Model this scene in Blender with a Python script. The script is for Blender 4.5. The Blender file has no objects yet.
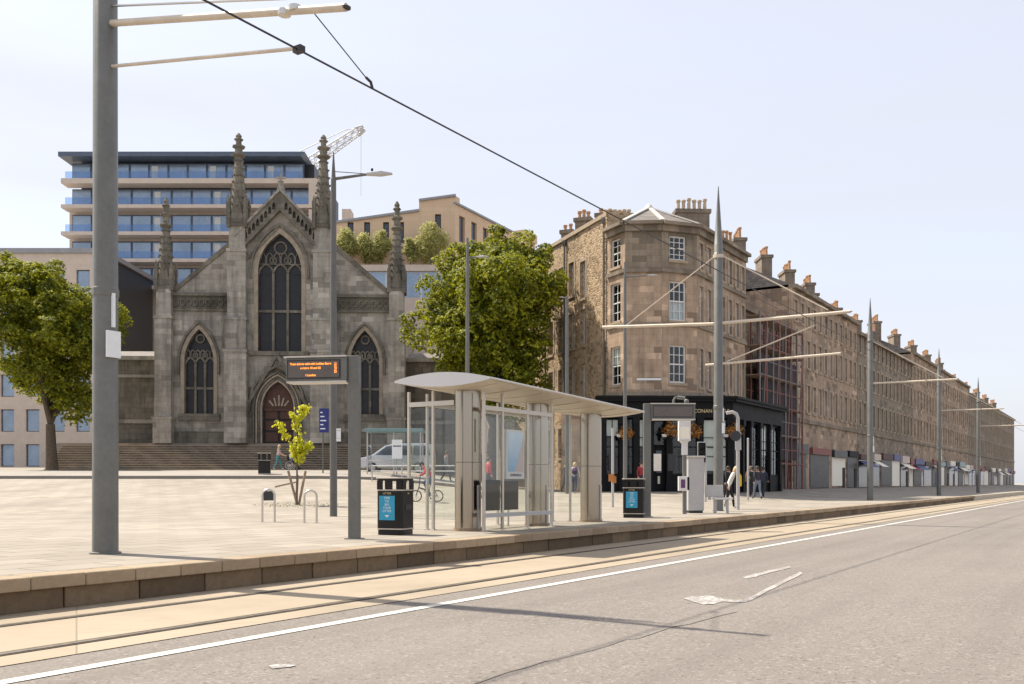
import bpy, bmesh, math, random
from mathutils import Vector, Matrix, geometry
R = math.radians
random.seed(7)
scene = bpy.context.scene

# ------------------------------------------------------------------ camera
F = 950.0; CX = 512.0; HOR = 483.0; CAMZ = 1.30
cam_data = bpy.data.cameras.new("camera"); cam = bpy.data.objects.new("camera", cam_data)
scene.collection.objects.link(cam); scene.camera = cam
cam.location = (0, 0, CAMZ); cam.rotation_euler = (R(90), 0, 0)
cam_data.sensor_width = 36.0; cam_data.lens = 36.0 * F / 1024.0
cam_data.shift_y = (HOR - 342.0) / 1024.0
cam_data.clip_start = 0.05; cam_data.clip_end = 5000

# ------------------------------------------------------------------ sky, sun, exposure
SUN_AZ = Vector((-0.870, 0.492)); SUN_EL = R(55)
world = bpy.data.worlds.new("World"); scene.world = world; world.use_nodes = True
wn = world.node_tree; wn.nodes.clear()
wo = wn.nodes.new("ShaderNodeOutputWorld"); wb = wn.nodes.new("ShaderNodeBackground")
sky = wn.nodes.new("ShaderNodeTexSky"); sky.sky_type = 'NISHITA'; sky.sun_disc = False
sky.sun_elevation = SUN_EL; sky.sun_rotation = math.atan2(SUN_AZ.x, SUN_AZ.y)
sky.altitude = 0; sky.air_density = 1.0; sky.dust_density = 2.5; sky.ozone_density = 1.0
wb.inputs['Strength'].default_value = 0.15
veil = wn.nodes.new("ShaderNodeMix"); veil.data_type = 'RGBA'; veil.blend_type = 'MIX'      # thin even summer haze over the whole sky
wtc = wn.nodes.new("ShaderNodeTexCoord"); wmp = wn.nodes.new("ShaderNodeMapping"); wmp.inputs['Scale'].default_value = (1.2, 1.2, 9)
wnz = wn.nodes.new("ShaderNodeTexNoise"); wnz.inputs['Scale'].default_value = 1.6; wnz.inputs['Detail'].default_value = 6
wrp = wn.nodes.new("ShaderNodeMapRange"); wrp.inputs['From Min'].default_value = .35; wrp.inputs['From Max'].default_value = .75; wrp.inputs['To Min'].default_value = .80; wrp.inputs['To Max'].default_value = .92
wn.links.new(wtc.outputs['Generated'], wmp.inputs['Vector']); wn.links.new(wmp.outputs[0], wnz.inputs['Vector']); wn.links.new(wnz.outputs[0], wrp.inputs['Value'])
wn.links.new(wrp.outputs[0], veil.inputs[0]); wn.links.new(sky.outputs[0], veil.inputs[6]); veil.inputs[7].default_value = (2.30, 2.32, 2.52, 1)
wn.links.new(veil.outputs[2], wb.inputs['Color']); wn.links.new(wb.outputs[0], wo.inputs['Surface'])

sun_data = bpy.data.lights.new("sun", 'SUN'); sun = bpy.data.objects.new("sun", sun_data)
scene.collection.objects.link(sun); sun.location = (-30, 17, 40)
sd = Vector((SUN_AZ.x * math.cos(SUN_EL), SUN_AZ.y * math.cos(SUN_EL), math.sin(SUN_EL)))
sun.rotation_euler = sd.to_track_quat('Z', 'Y').to_euler()
sun_data.energy = 3.2; sun_data.angle = R(0.6); sun_data.color = (1.0, 0.92, 0.79)

scene.view_settings.view_transform = 'Standard'; scene.view_settings.look = 'None'
scene.view_settings.exposure = 1.24; scene.view_settings.gamma = 1.0
scene.view_settings.use_curve_mapping = False

# ------------------------------------------------------------------ geometry of the place
UD = Vector((0.540, 0.8415)); ND = Vector((-0.8415, 0.540)); UANG = math.atan2(UD.y, UD.x)
def un(u, n): return (u * UD.x + n * ND.x, u * UD.y + n * ND.y)
def to_un(x, y): return (x * UD.x + y * UD.y, x * ND.x + y * ND.y)
def X_at(px, d): return (px - CX) / F * d
def Z_at(py, d): return CAMZ + (HOR - py) / F * d
PLZ = 0.36           # platform height above the rails
def sst(a, b, t):
    t = min(1, max(0, (t - a) / (b - a))); return t * t * (3 - 2 * t)
def gz(x, y):        # height of the square behind the platform
    left = 1 - sst(-8, 2, x)
    rise = 0.55 + left * 1.25
    return PLZ + rise * sst(26, 64, y) * 1.0 + 0.35 * left * sst(64, 75, y)

# ------------------------------------------------------------------ mesh helpers
COL = scene.collection
class MB:
    def __init__(s): s.v = []; s.f = []
    def add(s, vs, fs):
        b = len(s.v); s.v += [tuple(v) for v in vs]; s.f += [tuple(i + b for i in f) for f in fs]; return s
    def box(s, x0, x1, y0, y1, z0, z1):
        return s.add([(x0,y0,z0),(x1,y0,z0),(x1,y1,z0),(x0,y1,z0),(x0,y0,z1),(x1,y0,z1),(x1,y1,z1),(x0,y1,z1)],
                     [(3,2,1,0),(4,5,6,7),(0,1,5,4),(1,2,6,5),(2,3,7,6),(3,0,4,7)])
    def bar(s, p, q, w, h=None, up=(0,0,1)):
        p = Vector(p); q = Vector(q); h = h or w; d = (q - p).normalized(); up = Vector(up)
        if abs(d.dot(up)) > .98: up = Vector((0,1,0))
        a = d.cross(up).normalized() * w / 2; b = a.cross(d).normalized() * h / 2
        vs = [p-a-b, p+a-b, p+a+b, p-a+b, q-a-b, q+a-b, q+a+b, q-a+b]
        return s.add(vs, [(0,1,2,3),(7,6,5,4),(0,4,5,1),(1,5,6,2),(2,6,7,3),(3,7,4,0)])
    def tube(s, pts, r, seg=8, cap=True):
        pts = [Vector(p) for p in pts]; n = len(pts)
        rs = r if isinstance(r, (list, tuple)) else [r] * n
        b = len(s.v); ref = None; rings = []
        for i, p in enumerate(pts):
            d = (pts[min(i+1, n-1)] - pts[max(i-1, 0)]).normalized()
            if ref is None:
                ref = Vector((0,0,1)) if abs(d.z) < .9 else Vector((1,0,0))
            a = (ref - d * ref.dot(d)).normalized(); c = d.cross(a); ref = a
            rings.append([p + (a * math.cos(2*math.pi*k/seg) + c * math.sin(2*math.pi*k/seg)) * rs[i] for k in range(seg)])
        vs = [v for ring in rings for v in ring]; fs = []
        for i in range(n - 1):
            for k in range(seg):
                fs.append((i*seg+k, i*seg+(k+1) % seg, (i+1)*seg+(k+1) % seg, (i+1)*seg+k))
        if cap:
            fs.append(tuple(reversed(range(seg)))); fs.append(tuple((n-1)*seg+k for k in range(seg)))
        return s.add(vs, fs)
    def lathe(s, prof, seg=12, c=(0,0,0), sx=1, sy=1, rot=0):
        vs = []; fs = []; n = len(prof)
        for r, z in prof:
            for k in range(seg):
                a = 2*math.pi*k/seg + rot
                vs.append((c[0]+r*sx*math.cos(a), c[1]+r*sy*math.sin(a), c[2]+z))
        for i in range(n-1):
            for k in range(seg):
                fs.append((i*seg+k, i*seg+(k+1) % seg, (i+1)*seg+(k+1) % seg, (i+1)*seg+k))
        fs.append(tuple(reversed(range(seg)))); fs.append(tuple((n-1)*seg+k for k in range(seg)))
        return s.add(vs, fs)
    def ball(s, c, rx, ry=None, rz=None, seg=12, rows=8):
        ry = ry or rx; rz = rz or rx
        prof = [(max(.001, math.sin(math.pi*i/rows)), -math.cos(math.pi*i/rows)) for i in range(rows+1)]
        vs = []; fs = []
        for r, z in prof:
            for k in range(seg):
                a = 2*math.pi*k/seg; vs.append((c[0]+r*rx*math.cos(a), c[1]+r*ry*math.sin(a), c[2]+z*rz))
        for i in range(rows):
            for k in range(seg):
                fs.append((i*seg+k, i*seg+(k+1) % seg, (i+1)*seg+(k+1) % seg, (i+1)*seg+k))
        return s.add(vs, fs)
    def prism(s, poly, z0, z1):           # poly: ccw list of (x,y)
        n = len(poly)
        vs = [(x,y,z0) for x,y in poly] + [(x,y,z1) for x,y in poly]
        fs = [tuple(reversed(range(n))), tuple(range(n, 2*n))] + [(i, (i+1) % n, n+(i+1) % n, n+i) for i in range(n)]
        return s.add(vs, fs)
    def strip(s, poly, y0, y1):            # polygon in x-z, pushed from y0 to y1
        n = len(poly)
        vs = [(x,y0,z) for x,z in poly] + [(x,y1,z) for x,z in poly]
        fs = [tuple(range(n)), tuple(reversed(range(n, 2*n)))] + [(i, n+i, n+(i+1) % n, (i+1) % n) for i in range(n)]
        return s.add(vs, fs)
    def plate(s, outer, holes, y0, y1):   # x-z plate with holes, y0 front, y1 back
        loops = [list(outer)] + [list(h) for h in holes]
        pts = [Vector(p) for l in loops for p in l]; edges = []; b = 0
        for l in loops:
            edges += [(b+i, b+(i+1) % len(l)) for i in range(len(l))]; b += len(l)
        vo, eo, fo, *_ = geometry.delaunay_2d_cdt(pts, edges, [], 0, 1e-5)
        def inside(p, l):
            c = False; j = len(l)-1
            for i in range(len(l)):
                if (l[i][1] > p[1]) != (l[j][1] > p[1]) and p[0] < (l[j][0]-l[i][0])*(p[1]-l[i][1])/(l[j][1]-l[i][1])+l[i][0]: c = not c
                j = i
            return c
        n = len(vo); vs = [(v.x,y0,v.y) for v in vo] + [(v.x,y1,v.y) for v in vo]; fs = []
        for f in fo:
            m = sum((vo[i] for i in f), Vector((0,0)))/len(f)
            if not inside(m, outer) or any(inside(m, h) for h in holes): continue
            a, b_, c = [vo[i] for i in f[:3]]
            if (b_-a).cross(c-a) < 0: f = list(reversed(f))
            fs.append(tuple(f)); fs.append(tuple(i+n for i in reversed(f)))
        s.add(vs, fs)
        for l in loops:
            m = len(l); s.add([(x,y0,z) for x,z in l] + [(x,y1,z) for x,z in l], [(i, m+i, m+(i+1) % m, (i+1) % m) for i in range(m)])
        return s
    def build(s, name, mat=None, parent=None, smooth=False, bevel=0, loc=None, rot=None, fix=True):
        me = bpy.data.meshes.new(name); me.from_pydata(s.v, [], s.f); me.update()
        if fix:
            bm = bmesh.new(); bm.from_mesh(me)
            bmesh.ops.recalc_face_normals(bm, faces=bm.faces); bm.to_mesh(me); bm.free()
        return link(me, name, mat, parent, smooth, bevel, loc, rot)
def link(me, name, mat=None, parent=None, smooth=False, bevel=0, loc=None, rot=None):
    o = bpy.data.objects.new(name, me); COL.objects.link(o)
    if mat is not None and not me.materials: me.materials.append(mat)
    if parent is not None: o.parent = parent
    if loc is not None: o.location = loc
    if rot is not None: o.rotation_euler = rot if isinstance(rot, (tuple, list)) else (0, 0, rot)
    if smooth:
        me.polygons.foreach_set('use_smooth', [True]*len(me.polygons)); me.set_sharp_from_angle(angle=R(38))
    if bevel:
        m = o.modifiers.new("bevel", 'BEVEL'); m.width = bevel; m.segments = 2; m.limit_method = 'ANGLE'
    return o
def tag(o, label=None, cat=None, group=None, kind=None):
    if label: o['label'] = label
    if cat: o['category'] = cat
    if group: o['group'] = group
    if kind: o['kind'] = kind
    return o
def thing(name, label, cat, loc=(0,0,0), rz=0, group=None):
    o = bpy.data.objects.new(name, None); COL.objects.link(o); o.location = loc; o.rotation_euler = (0,0,rz)
    o.empty_display_size = .2
    return tag(o, label, cat, group)
def copy_tree(o, parent=None):
    c = o.copy(); COL.objects.link(c); c.parent = parent
    for ch in list(o.children): copy_tree(ch, c)
    return c
def text(name, body, size, mat, parent, loc, rot, align='CENTER', ext=.004, bold=0):
    cu = bpy.data.curves.new(name, 'FONT'); cu.body = body; cu.size = size; cu.align_x = align; cu.align_y = 'CENTER'
    cu.extrude = ext; cu.offset = bold
    t = bpy.data.objects.new(name, cu); COL.objects.link(t)
    dg = bpy.context.evaluated_depsgraph_get(); me = bpy.data.meshes.new_from_object(t.evaluated_get(dg))
    bpy.data.objects.remove(t); bpy.data.curves.remove(cu)
    me.name = name; me.materials.clear()
    return link(me, name, mat, parent, loc=loc, rot=rot)

# ------------------------------------------------------------------ materials
class NT:
    def __init__(s, name):
        s.m = bpy.data.materials.new(name); s.m.use_nodes = True; s.t = s.m.node_tree; s.t.nodes.clear()
        s.out = s.n('ShaderNodeOutputMaterial')
    def n(s, typ, **kw):
        x = s.t.nodes.new(typ)
        for k, v in kw.items(): setattr(x, k, v)
        return x
    def l(s, a, b): s.t.links.new(a, b)
    def math(s, op, a, b=None, clamp=False):
        x = s.n('ShaderNodeMath', operation=op, use_clamp=clamp)
        for i, v in enumerate((a, b)):
            if v is None: continue
            if hasattr(v, 'is_output'): s.l(v, x.inputs[i])
            else: x.inputs[i].default_value = v
        return x.outputs[0]
    def mix(s, f, a, b, mode='MIX'):
        x = s.n('ShaderNodeMix', data_type='RGBA', blend_type=mode)
        for i, v in ((0, f), (6, a), (7, b)):
            if hasattr(v, 'is_output'): s.l(v, x.inputs[i])
            else: x.inputs[i].default_value = (v if i == 0 else (*v, 1) if len(v) == 3 else v)
        return x.outputs[2]
    def coord(s, kind='Object', scale=None):
        c = s.n('ShaderNodeTexCoord').outputs[kind]
        if scale is None: return c
        m = s.n('ShaderNodeMapping'); m.inputs['Scale'].default_value = scale; s.l(c, m.inputs['Vector']); return m.outputs[0]
    def noise(s, vec, scale, detail=4, rough=.6, out='Fac'):
        x = s.n('ShaderNodeTexNoise'); x.inputs['Scale'].default_value = scale; x.inputs['Detail'].default_value = detail
        x.inputs['Roughness'].default_value = rough; s.l(vec, x.inputs['Vector']); return x.outputs[out]
    def ramp(s, fac, stops):
        x = s.n('ShaderNodeValToRGB'); e = x.color_ramp.elements
        while len(e) < len(stops): e.new(.5)
        for i, (p, c) in enumerate(stops):
            e[i].position = p; e[i].color = (c, c, c, 1) if isinstance(c, (int, float)) else (*c, 1)
        s.l(fac, x.inputs[0]); return x.outputs[0]
    def bump(s, h, strength=.4, dist=.02):
        x = s.n('ShaderNodeBump'); x.inputs['Strength'].default_value = strength; x.inputs['Distance'].default_value = dist
        s.l(h, x.inputs['Height']); return x.outputs[0]
    def bsdf(s, color, rough=.7, metal=0, normal=None, spec=.4, **kw):
        b = s.n('ShaderNodeBsdfPrincipled')
        for k, v in (('Base Color', color), ('Roughness', rough), ('Metallic', metal), ('Specular IOR Level', spec)):
            if hasattr(v, 'is_output'): s.l(v, b.inputs[k])
            else: b.inputs[k].default_value = (*v, 1) if isinstance(v, tuple) else v
        for k, v in kw.items(): b.inputs[k.replace('_', ' ')].default_value = v
        if normal is not None: s.l(normal, b.inputs['Normal'])
        return b
    def done(s, b): s.l(b.outputs[0], s.out.inputs['Surface']); return s.m

def plain(name, col, rough=.55, metal=0, var=.18, scale=6, bump=.0, spec=.4, world=False, dirt=0):
    t = NT(name); c = t.coord('Object')
    n1 = t.noise(c, scale, 5); n2 = t.noise(c, scale*7, 3)
    f = t.math('ADD', t.math('MULTIPLY', n1, .65), t.math('MULTIPLY', n2, .35))
    lo = tuple(max(0, x*(1-var)) for x in col); hi = tuple(min(1, x*(1+var)) for x in col)
    cc = t.mix(t.ramp(f, [(.3, 0), (.7, 1)]), lo, hi)
    rr = t.math('ADD', t.math('MULTIPLY', t.math('SUBTRACT', n1, .5), .25), rough, clamp=True)
    nm = t.bump(n2, bump, .01) if bump else None
    return t.done(t.bsdf(cc, rr, metal, nm, spec))

def wallvec(t):
    c = t.coord('Object'); s = t.n('ShaderNodeSeparateXYZ'); t.l(c, s.inputs[0])
    k = t.n('ShaderNodeCombineXYZ'); t.l(t.math('ADD', s.outputs[0], s.outputs[1]), k.inputs[0]); t.l(s.outputs[2], k.inputs[1])
    return c, k.outputs[0], s

def ashlar(name, c1, c2, mortar, bw=.7, bh=.33, stain=(.06,.055,.05), amt=.55, bump=.5, streak=1.0, contrast=.5, odd=.5):
    t = NT(name); c, v, sep = wallvec(t)
    br = t.n('ShaderNodeTexBrick'); t.l(v, br.inputs['Vector'])
    br.inputs['Scale'].default_value = 1; br.inputs['Brick Width'].default_value = bw; br.inputs['Row Height'].default_value = bh
    br.inputs['Mortar Size'].default_value = .012; br.inputs['Mortar Smooth'].default_value = .3; br.inputs['Bias'].default_value = -.1
    br.inputs['Color1'].default_value = (*c1, 1); br.inputs['Color2'].default_value = (*c2, 1); br.inputs['Mortar'].default_value = (*mortar, 1)
    big = t.noise(v, .35, 6, .65); fine = t.noise(c, 9, 4); md = t.noise(c, 2.2, 4)
    st = t.n('ShaderNodeMapping'); st.inputs['Scale'].default_value = (2.2, .18, 1); t.l(v, st.inputs['Vector'])
    stk = t.noise(st.outputs[0], 1.0, 5, .7)
    f = t.math('MULTIPLY', t.ramp(t.math('ADD', t.math('MULTIPLY', big, .55), t.math('MULTIPLY', stk, .45*streak)), [(.45, 0), (.62, 1)]), amt)
    col = t.mix(t.ramp(md, [(.25, 0), (.75, contrast)]), br.outputs['Color'], tuple(x*.72 for x in c1))
    b2 = t.n('ShaderNodeTexBrick'); t.l(v, b2.inputs['Vector'])
    for k, x in (('Scale', 1), ('Brick Width', bw), ('Row Height', bh), ('Mortar Size', 0), ('Bias', 0)): b2.inputs[k].default_value = x
    b2.inputs['Color1'].default_value = (0,0,0,1); b2.inputs['Color2'].default_value = (1,1,1,1)
    sc_ = t.n('ShaderNodeSeparateColor'); t.l(b2.outputs['Color'], sc_.inputs[0])
    col = t.mix(t.math('MULTIPLY', t.ramp(sc_.outputs[0], [(.84, 0), (.9, 1)]), odd), col, tuple(x*.38 for x in c1))
    col = t.mix(t.math('MULTIPLY', t.ramp(sc_.outputs[0], [(.08, 1), (.14, 0)]), odd*.8), col, tuple(min(1, x*1.3) for x in c2))
    col = t.mix(f, col, stain)
    col = t.mix(t.math('MULTIPLY', fine, .25), col, tuple(min(1, x*1.25) for x in c2))
    h = t.math('ADD', t.math('MULTIPLY', br.outputs['Fac'], -1.0), t.math('MULTIPLY', fine, .6))
    return t.done(t.bsdf(col, .88, 0, t.bump(h, bump, .02), .2))

def rubble(name, c1, c2, c3):
    t = NT(name); c, v, sep = wallvec(t)
    mp = t.n('ShaderNodeMapping'); mp.inputs['Scale'].default_value = (4.4, 6.4, 1); t.l(v, mp.inputs['Vector'])
    w = t.n('ShaderNodeMix', data_type='RGBA', blend_type='LINEAR_LIGHT'); w.inputs[0].default_value = .12
    t.l(mp.outputs[0], w.inputs[6]); t.l(t.noise(v, 2.2, 3, out='Color'), w.inputs[7])
    vo = t.n('ShaderNodeTexVoronoi'); t.l(w.outputs[2], vo.inputs['Vector']); vo.inputs['Scale'].default_value = 1.0
    ve = t.n('ShaderNodeTexVoronoi', feature='DISTANCE_TO_EDGE'); t.l(w.outputs[2], ve.inputs['Vector']); ve.inputs['Scale'].default_value = 1.0
    sp = t.n('ShaderNodeSeparateColor'); t.l(vo.outputs['Color'], sp.inputs[0])
    col = t.mix(sp.outputs[0], c1, c2); col = t.mix(t.ramp(sp.outputs[1], [(.6, 0), (.85, .8)]), col, c3)
    edge = t.ramp(ve.outputs['Distance'], [(.0, 1), (.09, 0)])
    col = t.mix(t.math('MULTIPLY', edge, .55), col, tuple(x*.9 for x in c2))
    big = t.noise(v, .3, 5); col = t.mix(t.ramp(big, [(.5, 0), (.75, .5)]), col, (.10,.08,.06))
    h = t.math('ADD', t.ramp(ve.outputs['Distance'], [(.0, 0), (.2, 1)]), t.math('MULTIPLY', t.noise(c, 12, 4), .5))
    return t.done(t.bsdf(col, .9, 0, t.bump(h, .8, .03), .15))

def thin_glass(name, tint=(.93,.96,.95), refl=.9):
    t = NT(name)
    tr = t.n('ShaderNodeBsdfTransparent'); tr.inputs[0].default_value = (*tint, 1)
    gl = t.n('ShaderNodeBsdfGlossy'); gl.inputs['Roughness'].default_value = .02
    lw = t.n('ShaderNodeLayerWeight'); lw.inputs[0].default_value = .5
    f5 = t.math('ADD', t.math('MULTIPLY', t.math('POWER', lw.outputs['Facing'], 5), .90), .035)
    mx = t.n('ShaderNodeMixShader'); t.l(t.math('MULTIPLY', f5, refl), mx.inputs[0])
    t.l(tr.outputs[0], mx.inputs[1]); t.l(gl.outputs[0], mx.inputs[2]); return t.done(mx)

def emit(name, col, strength):
    t = NT(name); b = t.bsdf((.02,.02,.02), .5); b.inputs['Emission Color'].default_value = (*col, 1)
    b.inputs['Emission Strength'].default_value = strength; return t.done(b)

def foliage(name, dark, mid, light, transl=.35):
    t = NT(name); g = t.n('ShaderNodeNewGeometry'); c = t.coord('Object')
    big = t.noise(c, .9, 4); rnd = g.outputs['Random Per Island']
    f = t.math('ADD', t.math('MULTIPLY', big, .75), t.math('MULTIPLY', rnd, .35))
    col = t.mix(t.ramp(f, [(.35, 0), (.6, 1)]), dark, mid); col = t.mix(t.ramp(f, [(.52, 0), (.8, 1)]), col, light)
    b = t.bsdf(col, .5, 0, None, .35)
    tl = t.n('ShaderNodeBsdfTranslucent'); t.l(t.mix(.5, col, light), tl.inputs[0])
    mx = t.n('ShaderNodeMixShader'); mx.inputs[0].default_value = transl
    t.l(b.outputs[0], mx.inputs[1]); t.l(tl.outputs[0], mx.inputs[2]); return t.done(mx)

def asphalt():
    t = NT('asphalt'); c = t.coord('Object')
    fine = t.noise(c, 55, 3, .7); mid = t.noise(c, 6, 5); big = t.noise(c, .35, 4)
    vo = t.n('ShaderNodeTexVoronoi'); vo.inputs['Scale'].default_value = 42; t.l(c, vo.inputs['Vector'])
    sp = t.n('ShaderNodeSeparateColor'); t.l(vo.outputs['Color'], sp.inputs[0])
    col = t.mix(t.ramp(fine, [(.3, 0), (.7, 1)]), (.165,.145,.126), (.225,.199,.176))
    col = t.mix(t.ramp(sp.outputs[0], [(.86, 0), (.93, .55)]), col, (.34,.31,.28))
    col = t.mix(t.ramp(sp.outputs[1], [(.9, 0), (.96, .6)]), col, (.06,.055,.05))
    col = t.mix(t.ramp(big, [(.35, 0), (.7, .45)]), col, (.25,.222,.195))
    col = t.mix(t.ramp(mid, [(.5, 0), (.8, .35)]), col, (.155,.138,.122))
    mp = t.n('ShaderNodeMapping'); mp.inputs['Rotation'].default_value = (0,0,0); mp.inputs['Scale'].default_value = (.05, 1.1, 1); t.l(c, mp.inputs['Vector'])
    col = t.mix(t.ramp(t.noise(mp.outputs[0], 1.0, 4, .6), [(.45, 0), (.7, .4)]), col, (.12,.106,.094))
    h = t.math('ADD', fine, vo.outputs['Distance'])
    return t.done(t.bsdf(col, .85, 0, t.bump(h, .5, .008), .25))

def slab_mat(name, c1, c2, mortar, bw, bh, rot, stain=.35, msize=.006, off=.5):
    t = NT(name); c = t.coord('Object'); m = t.n('ShaderNodeMapping'); m.inputs['Rotation'].default_value = (0,0,rot); t.l(c, m.inputs['Vector'])
    br = t.n('ShaderNodeTexBrick'); t.l(m.outputs[0], br.inputs['Vector']); br.offset = off
    br.inputs['Scale'].default_value = 1; br.inputs['Brick Width'].default_value = bw; br.inputs['Row Height'].default_value = bh
    br.inputs['Mortar Size'].default_value = msize; br.inputs['Mortar Smooth'].default_value = .2
    br.inputs['Color1'].default_value = (*c1, 1); br.inputs['Color2'].default_value = (*c2, 1); br.inputs['Mortar'].default_value = (*mortar, 1)
    big = t.noise(c, .25, 5, .65); mid = t.noise(c, 2.5, 5); fine = t.noise(c, 60, 2)
    col = t.mix(t.ramp(big, [(.45, 0), (.72, stain)]), br.outputs['Color'], tuple(x*.55 for x in c1))
    col = t.mix(t.ramp(mid, [(.52, 0), (.8, .3)]), col, tuple(x*.62 for x in c1))
    col = t.mix(t.math('MULTIPLY', fine, .22), col, tuple(x*.6 for x in c2))
    h = t.math('ADD', t.math('MULTIPLY', br.outputs['Fac'], -1), t.math('MULTIPLY', fine, .3))
    return t.done(t.bsdf(col, .8, 0, t.bump(h, .35, .006), .3))

def slate():
    t = NT('slate'); c, v, s = wallvec(t); br = t.n('ShaderNodeTexBrick'); t.l(v, br.inputs['Vector'])
    for k, x in (('Scale', 1), ('Brick Width', .32), ('Row Height', .2), ('Mortar Size', .008)): br.inputs[k].default_value = x
    br.inputs['Color1'].default_value = (.14,.125,.115,1); br.inputs['Color2'].default_value = (.24,.21,.19,1); br.inputs['Mortar'].default_value = (.06,.055,.05,1)
    n = t.noise(c, 1.2, 5); col = t.mix(t.ramp(n, [(.4, 0), (.75, .6)]), br.outputs['Color'], (.27,.24,.20))
    return t.done(t.bsdf(col, .7, 0, t.bump(br.outputs['Fac'], -.5, .02), .3))

def brushed(name, col, rough=.32, metal=1.0):
    t = NT(name); c = t.coord('Object', (90, 90, 1.5)); n = t.noise(c, 2, 3); b = t.noise(t.coord('Object'), .9, 3)
    cc = t.mix(t.math('MULTIPLY', b, .22), col, tuple(x*.8 for x in col))
    rr = t.math('ADD', t.math('MULTIPLY', n, .08), rough)
    return t.done(t.bsdf(cc, rr, metal, None, .5))

M = {}
M['asphalt'] = asphalt()
M['concrete'] = slab_mat('track_concrete', (.345,.28,.20), (.385,.318,.235), (.23,.185,.13), 3.0, 8.0, -UANG, .55, .008)
M['paving'] = slab_mat('paving', (.285,.25,.205), (.37,.327,.27), (.12,.105,.085), .9, .6, -UANG, .55, .016)
M['pave_dark'] = slab_mat('pavement_slabs', (.30,.27,.235), (.35,.315,.275), (.22,.2,.175), .9, .6, 0, .3)
M['coping'] = plain('coping_stone', (.44,.385,.30), .8, var=.22, scale=3, bump=.25)
M['kerbface'] = plain('kerb_face_stone', (.30,.25,.185), .85, var=.35, scale=2.5, bump=.35)
M['rail'] = plain('rail_steel', (.20,.165,.125), .45, .6, .3, 8)
M['groove'] = plain('rail_groove', (.05,.04,.03), .8, 0, .3, 8)
M['paint'] = None
def worn_paint(name='road_paint', lo=.52, hi=.68):
    t = NT(name); c = t.coord('Object'); n = t.noise(c, 14, 6, .7); b = t.noise(c, 1.5, 3)
    f = t.ramp(t.math('ADD', t.math('MULTIPLY', n, .7), t.math('MULTIPLY', b, .3)), [(lo, 0), (hi, .85)])
    return t.done(t.bsdf(t.mix(f, (.56,.535,.485), (.20,.18,.168)), .7, 0, t.bump(n, .2, .004)))
M['paint'] = worn_paint('road_paint', .50, .72); M['paint_worn'] = worn_paint('worn_road_paint', .42, .50)
M['church'] = ashlar('church_stone', (.355,.325,.28), (.48,.445,.385), (.30,.275,.235), .85, .38, (.07,.063,.054), .85, .5, 1.0, .6, .7)
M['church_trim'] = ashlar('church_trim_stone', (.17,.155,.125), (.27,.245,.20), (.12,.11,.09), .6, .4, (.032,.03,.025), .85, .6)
M['church_warm'] = plain('church_arch_stone', (.34,.285,.22), .85, 0, .35, 2, .4)
M['step'] = ashlar('step_stone', (.27,.23,.19), (.33,.285,.235), (.2,.17,.14), 1.4, .9, (.12,.10,.085), .5, .2)
M['leaded'] = plain('leaded_glass', (.018,.019,.023), .4, 0, .5, 2.5, .15, .35)
M['pub'] = ashlar('pub_sandstone', (.39,.285,.20), (.51,.38,.275), (.32,.24,.175), .85, .36, (.10,.083,.064), .8, .4, 1.0, .6, .85)
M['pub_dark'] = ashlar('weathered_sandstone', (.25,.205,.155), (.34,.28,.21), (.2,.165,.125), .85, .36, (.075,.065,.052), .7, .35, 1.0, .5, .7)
M['rubble'] = rubble('rubble_stone', (.38,.275,.175), (.50,.38,.25), (.18,.12,.075))
M['pub_trim'] = plain('dressed_stone', (.36,.28,.20), .85, 0, .25, 2.5, .3)
M['lead'] = plain('lead_flashing', (.55,.52,.48), .5, .1, .15, 4)
M['slate'] = slate()
M['chim'] = ashlar('chimney_stone', (.25,.205,.16), (.33,.27,.21), (.2,.17,.13), .6, .3, (.06,.05,.045), .6)
M['pot'] = plain('clay_pot', (.46,.27,.15), .8, 0, .25, 5)
M['pot_pale'] = plain('buff_pot', (.50,.40,.28), .8, 0, .25, 5)
M['white'] = plain('white_paint', (.70,.69,.66), .5, 0, .08, 5)
M['win_glass'] = thin_glass('window_glass', (.88,.92,.93), 1.2)
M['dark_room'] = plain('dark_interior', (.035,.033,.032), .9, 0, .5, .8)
M['blind'] = plain('cream_blind', (.86,.80,.68), .8, 0, .06, 4)
M['black'] = plain('black_shop_paint', (.008,.008,.009), .6, 0, .3, 3, 0, .18)
M['gold'] = plain('gold_letters', (.62,.50,.28), .45, .2, .1, 8)
M['tan'] = ashlar('tan_cladding', (.62,.46,.315), (.69,.52,.365), (.54,.40,.28), 1.6, .5, (.45,.34,.24), .3, .15, 1, .2, .12)
M['cladding'] = plain('pale_cladding', (.58,.49,.41), .7, 0, .12, 1.5)
M['blue_glass'] = plain('blue_glazing', (.26,.34,.44), .10, .3, .25, .5, 0, .8)
M['dark_frame'] = plain('dark_frame', (.045,.047,.052), .45, .3, .25, 4)
M['grey_roof'] = plain('zinc_roof', (.30,.30,.31), .5, .3, .15, 1)
M['crane'] = plain('crane_steel', (.50,.50,.49), .5, .2, .15, 2)
M['ole'] = plain('grey_pole_paint', (.155,.155,.142), .45, .15, .2, 2.5)
M['ole_dark'] = plain('lamp_post_paint', (.125,.122,.112), .45, .15, .2, 2.5)
M['arm'] = plain('cantilever_tube', (.58,.50,.40), .45, .1, .15, 4)
M['wire'] = plain('wire', (.055,.05,.05), .5, .6, .2, 6)
M['steel'] = brushed('brushed_steel', (.62,.58,.52), .30)
M['clad'] = brushed('column_cladding', (.40,.35,.285), .15)
M['roof_metal'] = brushed('roof_metal', (.60,.585,.575), .45, .75)
M['soffit'] = plain('soffit', (.60,.53,.43), .5, .15, .08, 3)
M['alu'] = plain('satin_aluminium', (.56,.52,.46), .4, .7, .1, 5)
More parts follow.
